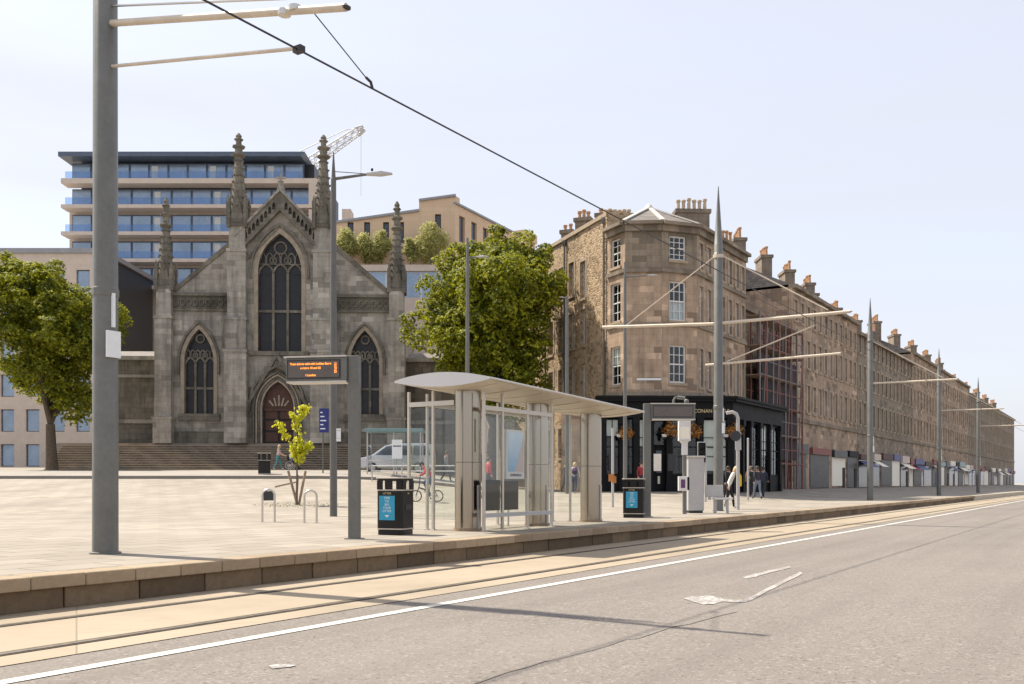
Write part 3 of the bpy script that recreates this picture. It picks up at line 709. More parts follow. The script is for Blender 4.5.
# rubble side wall
rot_w, LW = frame_of(P_W0, P_A0)
ww = []
for px_l, px_r in ((602,607.5),):
    pass
def wcol(px): return wx(px, px, P_W0, P_A0)[0]
xs_w = [wcol(583), wcol(571.5), wcol(561), wcol(551), wcol(551)-3.6, wcol(551)-6.2]
for i, x in enumerate(xs_w):
    for z0_, z1_ in ((13.7,15.9),(10.2,12.5),(6.8,9.0),(3.0,5.0)):
        if i == 0 and z0_ > 13: z0_, z1_ = 13.2, 15.6
        ww.append((x-.42, x+.42, z0_, z1_))
facade(pub, pl(P_W0), pl(P_A0), GB, 17.6, ww, M['rubble'], .45, 'rubble_wall', M['pub_trim'])
for j, (a,b,c0,c1) in enumerate(ww): sash(pub, (*pl(P_W0),0), rot_w, a, b, c0, c1, .24, 2, 4, blind=(0,0,.5,0,.3)[j % 5])
# skew and wallhead of the rubble wing
MB().box(-.1, LW-.05, -.12, .5, 17.601, 17.85).build('wallhead', M['pub_trim'], pub, loc=(*pl(P_W0),0), rot=rot_w)
for k in (wcol(566), wcol(547), LW-.35):
    MB().tube([(k,-.12,GB),(k,-.12,17.3)], .07, 8).lathe([(.1,0),(.18,.25),(.18,.35)], 8, (k,-.13,17.2)).build('downpipe', M['ole_dark'], pub, loc=(*pl(P_W0),0), rot=rot_w)
# corner faces, upper floors
FL = [(7.25,9.5),(10.95,13.3),(14.55,16.0)]
fa = wx(610.5,620.5,P_A0,P_A1); wA = [(fa[0], fa[1], z0_, z1_) for z0_, z1_ in ((7.2,9.5),(11.0,13.3),(14.3,16.0))]
rA, LA = facade(pub, pl(P_A0), pl(P_A1), 6.2, 16.2, wA, M['pub'], .3, 'corner_wall')
for i, (a,b,c0,c1) in enumerate(wA): sash(pub, (*pl(P_A0),0), rA, a, b, c0, c1, .14, 2, 4, blind=(.45,0,0)[i])
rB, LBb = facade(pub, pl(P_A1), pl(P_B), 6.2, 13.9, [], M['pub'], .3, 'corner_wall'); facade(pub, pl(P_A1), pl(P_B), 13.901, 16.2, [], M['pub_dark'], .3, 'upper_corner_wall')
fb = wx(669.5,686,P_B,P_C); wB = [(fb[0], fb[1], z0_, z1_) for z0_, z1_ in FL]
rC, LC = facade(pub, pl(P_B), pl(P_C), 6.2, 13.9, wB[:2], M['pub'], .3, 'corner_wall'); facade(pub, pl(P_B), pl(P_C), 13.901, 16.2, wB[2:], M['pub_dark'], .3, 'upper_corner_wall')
for i, (a,b,c0,c1) in enumerate(wB): sash(pub, (*pl(P_B),0), rC, a, b, c0, c1, .12, 3, 4, blind=(0,-.5,0)[i], fw=.065)
# main street face
ws = []; sx_ = [.64,1.97,3.17,4.42,5.7,7.04,8.15]
for x in sx_:
    for z0_, z1_ in ((7.1,9.4),(10.95,13.2),(14.2,15.8)): ws.append((x-.33, x+.33, z0_, z1_))
rS, LS = facade(pub, pl(P_C), pl(P_S1), 6.2, 16.2, ws, M['pub'], .3, 'street_wall', M['pub_trim'])
for j, (a,b,c0,c1) in enumerate(ws): sash(pub, (*pl(P_C),0), rS, a, b, c0, c1, .14, 2, 4, blind=(0,.4,0,0,.3)[j % 5])
# string courses and cornice run round the corner faces
faces = [(P_A0,P_A1),(P_A1,P_B),(P_B,P_C),(P_C,P_S1)]
for A, B in faces:
    r_, L = frame_of(A, B)
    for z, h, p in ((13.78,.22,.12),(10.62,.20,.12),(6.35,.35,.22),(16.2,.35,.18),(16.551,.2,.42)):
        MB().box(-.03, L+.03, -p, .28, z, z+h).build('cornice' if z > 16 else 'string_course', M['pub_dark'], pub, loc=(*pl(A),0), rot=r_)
for A, B, zz in ((P_A1,P_B,(15.0,)),):
    r_, L = frame_of(A, B)
for (A, B) in ((P_A1,P_B),(P_B,P_C)):            # weathered band under the eaves
    r_, L = frame_of(A, B)
pts = [pl(P_A0), pl(P_A1), pl(P_B), pl(P_C)]
apex = pl((X_at(649,59.5), 59.5)); az = Z_at(208, 59.5)
ev = [(p[0]+(p[0]-apex[0])*.06, p[1]+(p[1]-apex[1])*.06) for p in pts]; ev = [(ev[0][0]-.1, ev[0][1]+1.0)] + ev + [(ev[-1][0]+1.2, ev[-1][1]+2.4)]
for a, b in zip(ev[:-1], ev[1:]):
    MB().add([(a[0],a[1],16.76),(b[0],b[1],16.76),(apex[0],apex[1],az)], [(0,1,2)]).build('turret_roof', M['slate'], pub)
for e in ev[1:-1]: MB().bar((e[0],e[1],16.82), (apex[0],apex[1],az+.05), .28, .08).build('lead_hip', M['lead'], pub)
MB().lathe([(.3,0),(.2,.15),(.05,.3)], 8, (apex[0],apex[1],az-.02)).build('finial', M['lead'], pub)
# upper structure behind the walls: body and main roofs
body = [pl(P_A0), pl(P_A1), pl(P_B), pl(P_C), pl(P_S1), pl((P_S1[0]+ND.x*9, P_S1[1]+ND.y*9)), pl(P_W0)]
def inset(poly, d):
    cx_ = sum(p[0] for p in poly)/len(poly); cy_ = sum(p[1] for p in poly)/len(poly)
    return [(p[0]+(cx_-p[0])*d, p[1]+(cy_-p[1])*d) for p in poly]
MB().prism(inset(body, .12), 16.0, 16.5).build('roof_deck', M['slate'], pub)
def ridge_roof(A, B, inw, z0, rise, depth, name='main_roof'):
    r_, L = frame_of(A, B)
    return MB().add([(0,.1,z0),(L,.1,z0),(L,depth/2,z0+rise),(0,depth/2,z0+rise),(0,depth,z0),(L,depth,z0)], [(0,1,2,3),(3,2,5,4),(0,3,4),(1,5,2)]).build(name, M['slate'], pub, loc=(*pl(A),0), rot=r_)
ridge_roof(P_C, P_S1, 0, 16.75, 1.0, 6.5)
MB().box(.1, LW-.4, .5, 4.6, 16.0, 17.7).build('wing_roof', M['slate'], pub, loc=(*pl(P_W0),0), rot=rot_w)
MB().box(LW-.4, LW+.02, -.1, 3.2, 16.3, 17.95).build('skew_gable', M['rubble'], pub, loc=(*pl(P_W0),0), rot=rot_w)
chimney(pub, *pl((X_at(691.5,62), 62)), 16.3, Z_at(211,62), 2.15, .9, 6, R(3))
chimney(pub, *pl((X_at(584,63), 63)), 16.5, Z_at(219,63), 1.0, .8, 3, R(-20), 'pot', .55)
chimney(pub, *pl((X_at(568,66.5), 66.5)), 16.5, Z_at(231,66.5), .8, .7, 2, R(-20), 'pot', .5)
chimney(pub, *pl((X_at(617,63.5), 63.5)), 16.3, Z_at(216,63.5), 2.0, .8, 6, R(4), 'pot_pale', .45)
chimney(pub, *pl((X_at(601,59.8), 59.8)), 17.0, Z_at(214,59.8), .5, .5, 1, R(-20), 'pot', .4)
chimney(pub, *pl((X_at(713,66), 66)), 16.3, Z_at(243,66), 1.2, .8, 3, R(30), 'pot', .75)
chimney(pub, *pl((X_at(726.5,68), 68)), 16.0, Z_at(243,68), 1.1, .8, 3, R(30), 'pot', .85)

# black pub front, one storey, standing forward of the street wall
S0 = (X_at(600,55.3), 55.3); S1 = (X_at(731,55.7), 55.7); S2 = (S1[0]+UD.x*9.6, S1[1]+UD.y*9.6)
r1, L1 = frame_of(S0, S1); r2, L2 = frame_of(S1, S2)
def bays(A, B, edges, doors, blinds, z0=.75):
    r_, L = frame_of(A, B); loc = (*pl(A), 0)
    for e in edges: 
        MB().box(e-.16, e+.16, -.10, .3, z0, 5.1).box(e-.2, e+.2, -.14, .3, z0, z0+.5).box(e-.2, e+.2, -.16, .3, 4.75, 5.1).build('pilaster', M['black'], pub, loc=loc, rot=r_)
    for i, (a, b) in enumerate(zip(edges[:-1], edges[1:])):
        a += .161; b -= .161
        if i in doors:
            d = MB().box(a, b, .35, .42, z0, 3.4).build('door', M['black'], pub, loc=loc, rot=r_)
            MB().box(a+.2, b-.2, .335, .349, 1.9, 3.2).build('door_glass', M['car_glass'], d)
            MB().box(a+.3, b-.3, .33, .3345, 1.25, 1.7).build('notice', M['blind'], d)
            sash(pub, loc, r_, a, b, 3.45, 5.0, .3, 1, 1, 'black')
        else:
            MB().box(a, b, .02, .3, z0, 1.75).build('stall_riser', M['black'], pub, loc=loc, rot=r_)
            sash(pub, loc, r_, a, b, 1.76, 5.05, .03, 2, 3, 'black', blinds.get(i, 0), depth=1.8)
    MB().box(-.1, L+.1, -.12, .4, 5.1, 6.05).build('fascia', M['black'], pub, loc=loc, rot=r_)
    MB().box(-.2, L+.15, -.4, .45, 6.051, 6.22).box(-.25, L+.2, -.5, .45, 6.221, 6.36).build('shop_cornice', M['black'], pub, loc=loc, rot=r_)
    return loc, r_
ed1 = [max(.16, wx(p, p, S0, S1)[0]) for p in (600, 622, 636, 651, 669, 700, 730)]
loc1, r1 = bays(S0, S1, ed1, (3,), {2: .5, 5: .92, 0: .3})
loc2, r2 = bays(S1, S2, [.35, 2.0, 3.4, 5.2, 7.2, 9.4], (1,), {0: .35, 3: .6})
MB().prism([pl(S0), pl(S1), pl(S2), pl(P_S1), pl(P_C), pl(P_B), pl(P_A1), pl(P_A0)], 6.361, 6.40).build('flat_roof', M['grey_roof'], pub)
MB().box(-2.2, -.05, .4, .6, GB, 6.2).build('return_wall', M['pub'], pub, loc=loc1, rot=r1)
tx = text('lettering', 'CONAN DOYLE', .30, M['gold'], pub, (0,0,0), (R(90),0,r1), bold=0)
fx = wx(711, 711, S0, S1)[0]
tx.location = (loc1[0]+math.cos(r1)*fx+math.sin(r1)*.135, loc1[1]+math.sin(r1)*fx-math.cos(r1)*.135, 5.5); tx.scale = (.98, 1, 1)
MB().box(fx-3.1, fx-2.2, -.14, -.121, 5.45, 5.62).build('gilt_scroll', M['gold'], pub, loc=loc1, rot=r1)
pln = wx(649, 649, P_A1, P_B)[0]
MB().box(pln-.72, pln+.72, -.03, -.001, 7.38, 7.50).build('street_nameplate', M['print'], pub, loc=(*pl(P_A1),0), rot=rB)
# lanterns
for px in (663, 618, 724):
    k = wx(px, px, S0, S1)[0]
    ln_ = MB().bar((k,-.1,4.6), (k,-.42,4.6), .04).bar((k,-.42,4.6), (k,-.42,4.35), .03).lathe([(.06,0),(.17,.36),(.20,.38),(.06,.52),(.02,.58)], 6, (k,-.42,3.78)).build('lantern', M['black'], pub, loc=loc1, rot=r1)
    MB().lathe([(.07,.05),(.17,.33)], 6, (k,-.42,3.80), 1.05, 1.05).build('lantern_glass', M['print'], ln_)
# poster boards
for px in (657, 671, 612):
    k = wx(px, px, S0, S1)[0]; MB().box(k-.22, k+.22, -.13, -.101, 2.0, 3.0).build('menu_board', M['blind' if px == 657 else 'dark_frame'], pub, loc=loc1, rot=r1)
baskets = [(671,428),(694.5,430),(735,429),(626,431)]

# ================================================================== ROW OF TENEMENTS ALONG THE TRAM STREET
def tenement(t0, t1, top, base, ncol, rows, mat, label, setback=0, chims=3, roofrise=2.2, blindset=0):
    o = (P_C[0]+UD.x*t0+ND.x*setback, P_C[1]+UD.y*t0+ND.y*setback); L = t1-t0-.05
    t = thing('tenement', label, 'building', (*o, 0), UANG)
    wn_ = []
    for i in range(ncol):
        x = L*(i+.5)/ncol
        for z0_, z1_ in rows: wn_.append((x-.42, x+.42, z0_, z1_))
    facade(t, (0,0), (L,0), base, top, wn_, mat, .3, 'wall', M['pub_trim'])
    for j, (a,b,c0,c1) in enumerate(wn_): sash(t, (0,0,0), 0, a, b, c0, c1, .14, 2, 2, blind=(0,.4,0,.2,0,0)[(j+blindset) % 6])
    MB().box(0, L, -.35, .3, top, top+.3).build('cornice', M['pub_dark'], t)
    MB().box(0, L, -.12, -.001, rows[0][0]-.9, rows[0][0]-.6).build('string_course', M['pub_dark'], t)
    MB().box(.02, L, .35, 9.5, base, top+.1).build('body', mat, t)
    MB().add([(0,.1,top+.3),(L,.1,top+.3),(L,5,top+.3+roofrise),(0,5,top+.3+roofrise),(0,9.8,top+.3),(L,9.8,top+.3)], [(0,1,2,3),(3,2,5,4),(0,3,4),(1,5,2)]).build('roof', M['slate'], t)
    for i in range(chims): chimney(t, .6+(L-1.2)*i/max(1,chims-1), 4.8, top, top+roofrise+2.2, .9, 2.2, 1, 0, 'pot', .8) if False else None
    for i in range(chims):
        x = .6+(L-1.2)*i/max(1, chims-1); st = chimney(t, x, 4.6, top, top+roofrise+2.0, 2.0, .9, 5, R(90-57), 'pot', .8)
    # shop fronts at street level, each of its own width and colour
    rs = random.Random(int(t0*7)); a = .3; k = 0
    while a < L-2.5:
        b = min(L-.3, a+rs.uniform(3.0,6.5)); hf = rs.uniform(3.0,3.5)
        MB().box(a, b, -.28, -.002, base+hf, base+hf+rs.uniform(.5,.8)).build('shop_fascia', M[rs.choice(('black','sign_blue','door','dark_frame','blind','teal','oxide','cladding'))], t)
        MB().box(a, b, -.06, -.002, base+rs.uniform(.3,.7), base+hf-.01).build('shop_window', M[rs.choice(('leaded','slot_glass','leaded','blind'))], t)
        MB().box(a, b, -.10, -.061, base, base+.5).build('stall_riser', M[rs.choice(('black','door','dark_frame'))], t)
        if rs.random() < .6: MB().box(b-1.1, b-.15, -.09, -.061, base, base+2.3).build('door', M[rs.choice(('black','door','sign_blue','white'))], t)
        if rs.random() < .35: MB().add([(a+.1,-.05,base+hf-.1),(b-.1,-.05,base+hf-.1),(b-.1,-1.1,base+hf-.7),(a+.1,-1.1,base+hf-.7)], [(0,1,2,3)]).build('awning', M[rs.choice(('red','sign_blue','blind'))], t)
        a = b+rs.uniform(.5,1.3); k += 1
    return t
R3 = [(7.0,9.2),(10.6,12.8),(14.0,15.6)]; R2 = [(6.2,8.3),(9.6,11.7)]
tn0 = tenement(8.75, 19.5, 13.4, .4, 7, R2, M['pub_dark'], 'low dark stone tenement behind scaffolding next to the pub', .9, 2, 1.8)
tenement(19.6, 41, 16.4, .4, 12, R3, M['pub'], 'warm sandstone tenement just beyond the scaffolded one', 0, 4, 2.4, 1)
tenement(41.1, 70, 15.6, .4, 14, R3, M['pub_dark'], 'grey stone tenement in the middle of the receding row', 0, 4, 2.4, 3)
tenement(70.1, 120, 17.0, .4, 22, R3, M['pub'], 'long sandstone tenement far down the tram street', 0, 5, 2.4, 2)
tenement(120.1, 200, 16.0, .4, 30, R3, M['pub_dark'], 'farthest stone tenement closing the receding row', 0, 6, 2.4, 4)
# scaffold
so = (P_C[0]+UD.x*9.0-ND.x*.9, P_C[1]+UD.y*9.0-ND.y*.9)
sc_ = thing('scaffold', 'dark red and grey steel scaffold in front of the low tenement', 'scaffold', (*so, .5), UANG)
for i in range(8):
    x = i*1.45
    for y in (0, 1.1): MB().tube([(x,y,0),(x,y,12.4)], .07, 6).build('standard', M['oxide' if i % 2 else 'scaff'], sc_)
for j in range(6):
    z = 2.2+2.0*j
    for y in (0, 1.1): MB().tube([(-.2,y,z),(10.4,y,z)], .05, 6).tube([(-.2,y,z+1.0),(10.4,y,z+1.0)], .04, 6).build('ledger', M['scaff' if j % 2 else 'oxide'], sc_)
    MB().box(-.1, 10.3, .05, 1.05, z-.08, z-.03).build('boards', M['stake'], sc_)
for i in range(0, 7, 2): MB().tube([(i*1.45,-.05,.2),(i*1.45+1.45,-.05,12)], .04, 6).build('brace', M['scaff'], sc_)
MB().box(2.0, 10.2, .5, .53, 2.5, 9.8).build('netting', M['debris'], sc_)
for x_, y_, z0_, z1_ in ((.25,.3,13.3,16.0),(1.15,.5,13.3,15.4),(2.3,.6,13.3,14.6)): MB().box(x_-.33,x_+.33,y_-.3,y_+.3,z0_,z1_).box(x_-.38,x_+.38,y_-.35,y_+.35,z1_+.001,z1_+.1).build('white_flue', M['print'], tn0)
chimney(tn0, 1.6, 3.4, 13.4, 17.6, 1.6, .9, 6, R(-40), 'pot', 1.1)

# ================================================================== MODERN BUILDINGS ON THE HILL
def pxbox(mb, D, x0, x1, y0, y1, d0=0, d1=.3, ox=0):     # picture rectangle at distance D to a box in local coordinates (x across, y depth)
    return mb.box(X_at(x0, D)-ox, X_at(x1, D)-ox, d0, d1, Z_at(y1, D), Z_at(y0, D))
D1 = 112.0; O1 = X_at(190, D1)
mod1 = thing('apartment_block', 'modern apartment block with blue glass balconies rising behind the church', 'building', (O1, D1, 0))
def m1(name, mat, x0, x1, y0, y1, d0=0, d1=.3, parent=None): return pxbox(MB(), D1, x0, x1, y0, y1, d0, d1, O1).build(name, M[mat], parent or mod1)
m1('core', 'cladding', 62, 317, 205, 470, 1.9, 20)
m1('core', 'dark_frame', 70, 309, 156, 205, 3, 19)
b0 = [(X_at(px, D1)-O1, z) for px, z in ((60, Z_at(157.5,D1)), (302, Z_at(157.5,D1)), (305.5, Z_at(153,D1)), (60, Z_at(153,D1)))]
MB().strip(b0, -.5, 20).build('roof', M['blue_frame'], mod1)
for fl, (yt, yb, x0, x1) in enumerate(((159,178,66,301),(185,204,66,309),(211,231,66,309),(238,258,66,309),(265,285,66,309))):
    n = 12; 
    for i in range(n):
        a = x0+(x1-x0)*i/n; b = x0+(x1-x0)*(i+1)/n
        w_ = m1('window', 'blue_frame', a, b, yt, yb, 1.6, 1.8); 
        m1('pane', 'blue_glass', a+1.2, b-1.2, yt+1.5, yb-.5, 1.5, 1.59, w_)
        if i % 3 == 1: m1('curtain', 'white', a+3, a+9, yt+3, yb-1, 1.45, 1.49, w_)
    for i in range(8):
        a = x0-1+(x1-x0+2)*i/8; b = x0-1+(x1-x0+2)*(i+1)/8
        m1('balustrade', 'blue_pane', a+.3, b-.3, yb-6.5, yb+.5, -.05, 0) if 'blue_pane' in M else None
    m1('floor_slab', 'cladding', x0-4, (x1+7 if fl else 318), yb+1, yb+(6 if fl == 0 else 4.5), -.3, 1.59)
    if fl: m1('end_pier', 'cladding', 309.2, 317.5, yt-1, yb+1, -.3, 1.49)
D2 = 104.0; O2 = X_at(455, D2)
mod2 = thing('stone_clad_block', 'tan stone clad modern block with dark slot windows and planted terrace behind the tree', 'building', (O2, D2, 0))
def m2(name, mat, x0, x1, y0, y1, d0=0, d1=.3, parent=None): return pxbox(MB(), D2, x0, x1, y0, y1, d0, d1, O2).build(name, M[mat], parent or mod2)
Z2 = lambda y: Z_at(y, D2); X2 = lambda x: X_at(x, D2)-O2
holes = []
for px in (350.5, 367, 386, 401, 438):
    y0, y1 = (222, 243) if px != 438 else (214, 232)
    holes.append([(X2(px-3),Z2(y1)),(X2(px+3),Z2(y1)),(X2(px+3),Z2(y0)),(X2(px-3),Z2(y0))])
MB().plate([(X2(300),Z2(470)),(0,Z2(470)),(0,Z2(196)),(X2(419),Z2(201)),(X2(419),Z2(211)),(X2(337),Z2(223)),(X2(300),Z2(228))], holes, 0, .5).build('front_wall', M['tan'], mod2)
for h in holes:
    xa, xb, za, zb = h[0][0], h[1][0], h[0][1], h[2][1]
    w_ = MB().box(xa, xb, .3, .36, za, zb).build('window', M['dark_frame'], mod2); MB().box(xa+.12, xb-.12, .25, .299, za+.15, zb-.15).build('pane', M['slot_glass'], w_)
MB().bar((X2(419),.2,Z2(200.4)), (.1,.2,Z2(195.4)), .8, .25).bar((X2(300),.2,Z2(227.4)), (X2(419),.2,Z2(210.4)), .8, .25).build('coping', M['grey_roof'], mod2)
sidev = Vector((.46,.888)); sr = math.atan2(sidev.y, sidev.x); sl = 20
hs = []
for k in range(7): x = .9+k*2.7; hs.append([(x,Z2(240)),(x+1.25,Z2(240)),(x+1.25,Z2(213)),(x,Z2(213))]); hs.append([(x,Z2(290)),(x+1.25,Z2(290)),(x+1.25,Z2(258)),(x,Z2(258))])
sw = MB().plate([(.01,Z2(470)),(sl,Z2(470)),(sl,Z2(204)),(.01,Z2(204))], hs, 0, .5).build('side_wall', M['tan'], mod2, rot=sr)
for h in hs:
    w_ = MB().box(h[0][0], h[1][0], .3, .36, h[0][1], h[2][1]).build('window', M['dark_frame'], mod2, rot=sr); MB().box(h[0][0]+.12, h[1][0]-.12, .25, .299, h[0][1]+.1, h[2][1]-.1).build('pane', M['slot_glass'], w_)
MB().box(-.1, sl, -.2, .6, Z2(204)+.01, Z2(202)).build('coping', M['grey_roof'], mod2, rot=sr)
MB().box(.0, 1.1, .05, 1.0, Z2(204), Z2(195.5)).build('corner_pier', M['tan'], mod2, rot=sr)
MB().box(sl-3.5, sl, -.3, 2.5, Z2(204), Z2(194)).build('stair_tower', M['tan'], mod2, rot=sr)
m2('rooftop_glazing', 'grey_roof', 345, 392, 209, 219, 6, 14); m2('plant_screen', 'cladding', 337, 346, 201, 222, 3, 5)
m2('rooftop_glazing', 'grey_roof', 392, 418, 205, 212, 6, 9)
m2('terrace_slab', 'cladding', 300, 456, 272, 278, -3.5, -.001); m2('terrace_front', 'cladding', 300, 456, 304, 470, -3.5, -.3)
for i, px in enumerate(range(305, 455, 17)):
    w_ = m2('window', 'white', px, px+17, 278.2, 303.8, -3.2, -3.0); m2('pane', 'blue_glass', px+1, px+16, 279, 303, -3.25, -3.201, w_)
# more of the town at the left, behind the church
D3 = 98.0; O3 = X_at(20, D3)
mod3 = thing('pale_office_block', 'pale stone office block at far left behind the leafy trees', 'building', (O3, D3, 0))
hs = []
for r_ in range(6):
    for k in range(9): x = -15+k*2.6; hs.append([(x,3+r_*3.6),(x+1.4,3+r_*3.6),(x+1.4,5.3+r_*3.6),(x,5.3+r_*3.6)])
MB().plate([(-16,0),(8.5,0),(8.5,25),(-16,25)], hs, 0, .5).build('front_wall', M['cladding'], mod3)
MB().box(-15.9, 8.4, .6, 14, 0, 24.9).build('core', M['dark_frame'], mod3)
for h in hs:
    w_ = MB().box(h[0][0], h[1][0], .3, .36, h[0][1], h[2][1]).build('window', M['dark_frame'], mod3); MB().box(h[0][0]+.08, h[1][0]-.08, .25, .299, h[0][1]+.08, h[2][1]-.08).build('pane', M['blue_glass'], w_)
MB().box(-16.2, 8.7, -.2, 14, 25.001, 25.5).build('roof', M['grey_roof'], mod3)

# ================================================================== TOWER CRANE
DC = 190.0
cr_ = thing('tower_crane', 'pale lattice tower crane with raised jib behind the rooftops', 'crane', (X_at(287, DC), DC, 0))
def lattice(mb, p, q, w0, w1, n, r):
    p = Vector(p); q = Vector(q); d = (q-p).normalized(); a = Vector((0,1,0)); b = d.cross(a).normalized()
    def pt(t, i, j): w = w0+(w1-w0)*t; return p+(q-p)*t+a*(i*w/2)+b*(j*w/2)
    for i in (-1, 1):
        for j in (-1, 1): mb.tube([pt(0,i,j), pt(1,i,j)], r, 5)
    for k in range(n):
        s_ = 1 if k % 2 else -1
        for i in (-1, 1): mb.tube([pt(k/n,i,s_), pt((k+1)/n,i,-s_)], r*.6, 4)
        for j in (-1, 1): mb.tube([pt(k/n,s_,j), pt((k+1)/n,-s_,j)], r*.6, 4)
ox = X_at(287, DC); piv = (X_at(292,DC)-ox, 0, Z_at(176,DC)); tip = (X_at(357,DC)-ox, 0, Z_at(132,DC))
mb = MB(); lattice(mb, (0,0,0), (0,0,piv[2]), 2.0, 2.0, 30, .13); mb.build('mast', M['crane'], cr_)
mb = MB(); lattice(mb, piv, tip, 2.1, 1.2, 18, .11); mb.build('jib', M['crane'], cr_)
mb = MB(); lattice(mb, tip, (X_at(364,DC)-ox,0,Z_at(128,DC)), 1.4, .8, 3, .14); mb.ball((X_at(361,DC)-ox,0,Z_at(131,DC)), .7, .7, .7, 8, 6); mb.build('jib_head', M['crane'], cr_)
top = (piv[0]-3.5, 0, piv[2]+2.5)
MB().tube([top, (X_at(345,DC)-ox,0,Z_at(130,DC))], .09, 5).tube([(X_at(345,DC)-ox,0,Z_at(130,DC)), (X_at(362,DC)-ox,0,Z_at(128,DC))], .08, 5).tube([top, piv], .12, 5).build('pendant', M['crane'], cr_)
MB().tube([(X_at(361,DC)-ox,0,Z_at(131,DC)), (X_at(361,DC)-ox,0,Z_at(196,DC))], .04, 5).build('hoist_rope', M['crane'], cr_)
MB().box(-6, -1, -1, 1, piv[2]-1.5, piv[2]).box(-7, -5, -1, 1, piv[2]-3, piv[2]-.3).build('counter_jib', M['crane'], cr_)
MB().box(-1.2, 1.2, -2.4, -1.1, piv[2]-2.6, piv[2]-.3).build('cab', M['white'], cr_)
# ================================================================== placing on the ground seen in the picture
def hit(px, py):
    d = 10.0
    while d < 120:
        x = X_at(px, d)
        if Z_at(py, d) <= gz(x, d): return (x, d, gz(x, d))
        d += .05
    return (X_at(px, 60), 60, gz(X_at(px, 60), 60))
def on_ground(px, D):
    x = X_at(px, D); return (x, D, gz(x, D))

# ================================================================== TREES
def leaves(lobes, n, size, seed=1, clump=.55, per=9, sub=0, sub_r=.3):
    rnd = random.Random(seed); V = []; Fc = []
    def unit():
        while True:
            d = Vector((rnd.gauss(0,1), rnd.gauss(0,1), rnd.gauss(0,1)))
            if d.length > .01: return d.normalized()
    if sub:                     # boughs: small rounded clumps spread over every lobe
        fine = []
        for cx, cy, cz, r in lobes:
            for _ in range(max(4, int(sub*r*r))):
                d = unit(); k = r*rnd.uniform(.72,1.02); fine.append((cx+d.x*k, cy+d.y*k, cz+d.z*k*.92, min(r*.5, sub_r*rnd.uniform(.6,1.35))))
        lobes = fine
    wts = [l[3]*l[3] for l in lobes]; cum = []; s_ = 0
    for w in wts: s_ += w; cum.append(s_)
    while len(Fc) < n:
        cx, cy, cz, r = rnd.choices(lobes, cum_weights=cum)[0]
        d = unit()
        if sub and d.z < -.2 and rnd.random() < .6: d.z = -d.z
        rr = r*(1-(.28 if sub else .5)*rnd.random()**2)
        p0 = Vector((cx,cy,cz)) + Vector((d.x*rr, d.y*rr, d.z*rr*.8))
        cl = clump*rnd.uniform(.5,1.2)
        for _ in range(per):
            p = p0 + Vector((rnd.gauss(0,cl*.45), rnd.gauss(0,cl*.45), rnd.gauss(0,cl*.36)))
            nrm = (d*(1.25 if sub else .8) + Vector((rnd.gauss(0,.42), rnd.gauss(0,.42), rnd.gauss(.3,.4)))).normalized()
            a = nrm.orthogonal().normalized(); ang = rnd.uniform(0, 6.283); b = nrm.cross(a)
            u = a*math.cos(ang)+b*math.sin(ang); w = nrm.cross(u); s = size*rnd.uniform(.6,1.3)
            i = len(V); V += [tuple(p-u*s*.55), tuple(p+w*s*.38-nrm*s*.1), tuple(p+u*s*.6), tuple(p-w*s*.38-nrm*s*.1)]
            Fc.append((i,i+1,i+2,i+3))
    me = bpy.data.meshes.new('crown'); me.from_pydata(V, [], Fc); me.update(); return me
def limbs(mb, base, lobes, r0, fork, seed=1, sub=3):
    rnd = random.Random(seed); f = Vector(fork)
    b = Vector(base); mb.tube([b, b+(f-b)*.03, b+(f-b)*.5+Vector((rnd.uniform(-.1,.1),rnd.uniform(-.1,.1),0)), f], [r0*1.5, r0*1.1, r0*.9, r0*.75], 10)
    for (cx,cy,cz,r) in lobes:
        e = Vector((cx,cy,cz)); m = f.lerp(e, .5)+Vector((rnd.uniform(-.3,.3),rnd.uniform(-.3,.3),-r*.12)); mb.tube([f, m, e], [r0*.5, r0*.3, r0*.1], 6)
        for k in range(sub):
            d = Vector((rnd.gauss(0,1),rnd.gauss(0,1),rnd.gauss(.2,1))).normalized(); mb.tube([m.lerp(e,.5), e+d*r*.75], [r0*.16, r0*.03], 5)
DT = 61.0; tb = on_ground(492, DT)
tree = thing('sycamore_tree', 'large dense sycamore tree between the church and the corner pub', 'tree', tb)
rnd = random.Random(5)
spec = [(503,244,19),(530,246,17),(518,260,28),(488,260,26),(462,268,24),(541,275,20),(558,284,9),(440,296,22),(455,320,28),(422,326,18),(412,333,11),(420,345,10),(440,330,18),(500,292,42),(528,300,32),(553,298,8),(482,338,36),(512,345,34),(532,338,18),(450,347,20),(470,372,26),(506,380,30),(528,378,20),(430,347,12),(541,394,10),(475,400,20),(515,405,20),(495,350,36)]
lob = []
for px, py, r in spec:
    rr = r*DT/F; dy = rnd.uniform(-1.6,1.6) if r > 15 else rnd.uniform(-.8,.8)
    lob.append((X_at(px,DT)-tb[0], dy, Z_at(py,DT)-tb[2], rr))
lob += [(x*.7, y+2.6, z, r*.95) for x,y,z,r in lob[:9]] + [(x*.75, y-2.2, z-.4, r*.8) for x,y,z,r in lob[8:14]]
link(leaves(lob, 260000, .145, 3, clump=.10, per=6, sub=9, sub_r=.74), 'crown', M['leaf'], tree)
mb = MB(); limbs(mb, (0,0,-.1), [l for l in lob[2:22] if l[3] > 1.6], .42, (.1,.1,3.6), 3, 2); mb.build('trunk', M['bark'], tree, smooth=True)
# trees at far left, outside the printed frame
t2 = copy_tree(tree); t2.location = on_ground(52, 64); t2.scale = (.92,.92,.86); t2.rotation_euler = (0,0,2.1)
tag(t2, 'broad leafy tree standing left of the church steps', 'tree')
